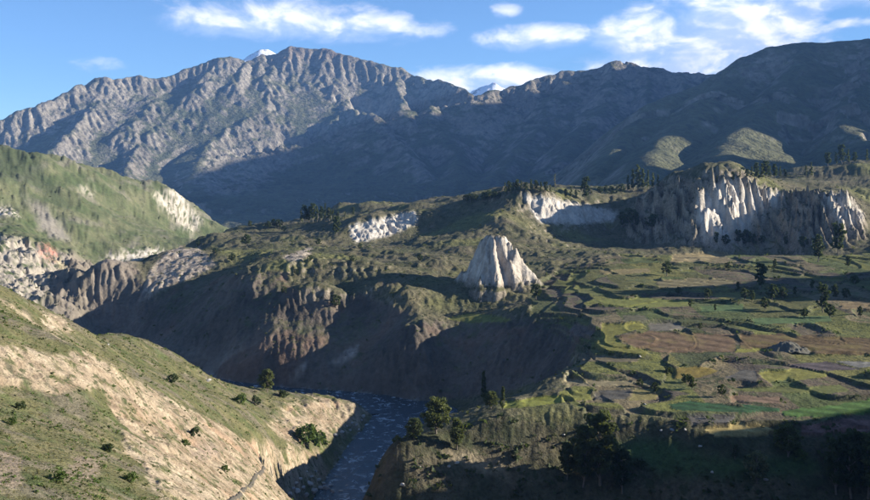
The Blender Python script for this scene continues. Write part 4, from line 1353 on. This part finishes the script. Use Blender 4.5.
PILE = []
for (u, v, w_) in [(289, 497, 8), (297, 495, 9), (303, 490, 7), (309, 486, 8), (296, 487, 6), (313, 493, 9), (320, 489, 7), (318, 481, 6), (326, 493, 8), (306, 497, 7), (311, 478, 6), (323, 484, 5), (331, 488, 6), (300, 481, 5), (333, 496, 7), (315, 473, 5),
                   (341, 495, 5), (327, 479, 4), (307, 474, 4), (293, 491, 5), (336, 482, 4), (347, 490, 4)]:
    PILE.append((u, v, w_))
PILE.sort()
for i, (u, v, w_) in enumerate(PILE):
    boulder(u, v, w_, ordinal(i, len(PILE)) + ' boulder of the grey pile at the river edge', 'boulder pile at the river edge')
TIP = sorted([(342, 433, 5), (350, 431, 4), (356, 427, 4), (361, 422, 4), (363, 417, 5), (359, 430, 3), (366, 411, 4), (347, 428, 3), (335, 437, 5), (352, 424, 3)])
for i, (u, v, w_) in enumerate(TIP):
    boulder(u, v, w_, ordinal(i, len(TIP)) + ' small boulder around the tip of the sunlit bank', 'boulders at the river bank tip')
for (u, v, w_, lab) in [(449, 468, 5, 'white upright boulder on the dark bank below the olive tree'), (457, 465, 5, 'white boulder right beside the upright one on the dark bank'), (661, 433, 4, 'left one of three white rocks below the terrace lip'),
                        (672, 432, 5, 'middle one of three white rocks below the terrace lip'), (685, 431, 4, 'right one of three white rocks below the terrace lip'), (578, 438, 4, 'pale rock left of the eucalyptus clump on the dark bank'),
                        (564, 438, 3, 'smaller pale rock at the far left beside the eucalyptus clump'), (700, 447, 4, 'pale rock on the shaded slope below the grey ploughed field'), (766, 482, 5, 'pale rock at the foot of the silvery bush tree'),
                        (752, 479, 4, 'grey rock left of the foot of the silvery bush tree'), (712, 476, 4, 'upright pale rock on the near bank left of the silvery bush tree'), (402, 486, 6, 'brownish boulder low on the dark bank right of the river'),
                        (640, 358, 3, 'white rock at the tip of the narrow tan terrace'), (108, 345, 3, 'white rock on the grassy hump of the near hillside'), (208, 382, 7, 'pale outcrop block on the crest of the near hillside'),
                        (645, 405, 3, 'pale rock on the terrace lip above the shaded bank'), (420, 468, 3, 'small grey rock on the dark bank below the large rounded tree')]:
    boulder(u, v, w_, lab)
m, nb = new_mat('knoll_rock')
P = nb.n('ShaderNodeTexCoord').outputs['Object']
M_knoll = finish(m, nb, nb.mix(nb.noise(P, 3.0, 5.0, 0.65), (0.06, 0.06, 0.045), (0.2, 0.19, 0.16)), 0.95, nb.noise(P, 7.0, 4.0), 0.8, 0.3)
kx, ky, kz = ground(788, 349)
gx_, gy_ = np.meshgrid(np.linspace(-1, 1, 40), np.linspace(-1, 1, 24))
rr_ = np.hypot(gx_, gy_) + fbm(gx_ * 2.1, gy_ * 2.1, 3, seed=401) * 0.22
gz_ = np.clip(1 - rr_, -0.1, 1) ** 1 * 5.0 + (ridged(gx_ * 3, gy_ * 3, 3, 0.5, 402) - 0.4) * 1.6 * (rr_ < 0.9) - 0.6
link('rock_outcrop', mesh_np('rock_outcrop', np.stack([kx + gx_ * 11.5, ky + gy_ * 8, kz + gz_], -1).reshape(-1, 3), grid_quads(24, 40)), M_knoll, None,
     label='low dark rocky knoll rising from the long brown field', category='rock')

# ------------------------------------------------------------------ trail on the near hillside
m, nb = new_mat('trail_earth')
P = nb.n('ShaderNodeTexCoord').outputs['Object']
M_trail = finish(m, nb, nb.mix(nb.noise(P, 0.8, 4.0), (0.06, 0.055, 0.045), (0.13, 0.115, 0.09)), 0.95)
tp = [np.array(ground(u, v)) for (u, v) in [(226, 506), (236, 497), (244, 489), (252, 481), (260, 474), (267, 468), (272, 464)]]
tw = [p.copy() for p in tp]
for _ in range(2):
    for k in range(1, len(tp) - 1):
        tw[k] = (tp[k - 1] + 2 * tp[k] + tp[k + 1]) / 4
    tp = [p.copy() for p in tw]
dn = []
for p, q in zip(tp[:-1], tp[1:]):
    for k in range(8):
        dn.append(p + (q - p) * k / 8)
vs, fs = [], []
for i, p in enumerate(dn):
    t_ = dn[min(i + 1, len(dn) - 1)] - dn[max(0, i - 1)]
    nrm = np.array([-t_[1], t_[0]]) / (np.hypot(t_[0], t_[1]) + 1e-6)
    for w_ in (-0.6, -0.35, 0, 0.35, 0.6):
        x_, y_ = p[0] + nrm[0] * w_, p[1] + nrm[1] * w_
        vs.append((x_, y_, float(zat(x_, y_)) + (0.25 if abs(w_) < 0.5 else -0.3)))
for i in range(len(dn) - 1):
    for k in range(4):
        a_ = i * 5 + k
        fs.append((a_, a_ + 1, a_ + 6, a_ + 5))
link('path', mesh_np('path', vs, fs), M_trail, kind='structure', label='narrow dark trail curving down the pale eroded slope')

# ------------------------------------------------------------------ air
m = bpy.data.materials.new('hazy_air')
m.use_nodes = True
m.node_tree.nodes.clear()
nb = NB(m.node_tree)
pv = nb.n('ShaderNodeVolumePrincipled')
pv.inputs['Color'].default_value = (0.22, 0.46, 1.0, 1)
pv.inputs['Density'].default_value = 2.9e-5
pv.inputs['Anisotropy'].default_value = 0.0
o_ = nb.n('ShaderNodeOutputMaterial')
m.node_tree.links.new(pv.outputs[0], o_.inputs['Volume'])
x1, y1, zt, zb = 15500.0, 15900.0, float(max(FZ.max(), 2300)) + 15, -330.0
hv = [(x, y, z) for z in (zb, zt) for (x, y) in ((-x1, -600), (x1, -600), (x1, y1), (-x1, y1))]
hf = [(0, 3, 2, 1), (4, 5, 6, 7), (0, 1, 5, 4), (1, 2, 6, 5), (2, 3, 7, 6), (3, 0, 4, 7)]
link('haze', mesh_np('haze', hv, hf, False), m, kind='stuff', label='thin blue haze filling the valley')
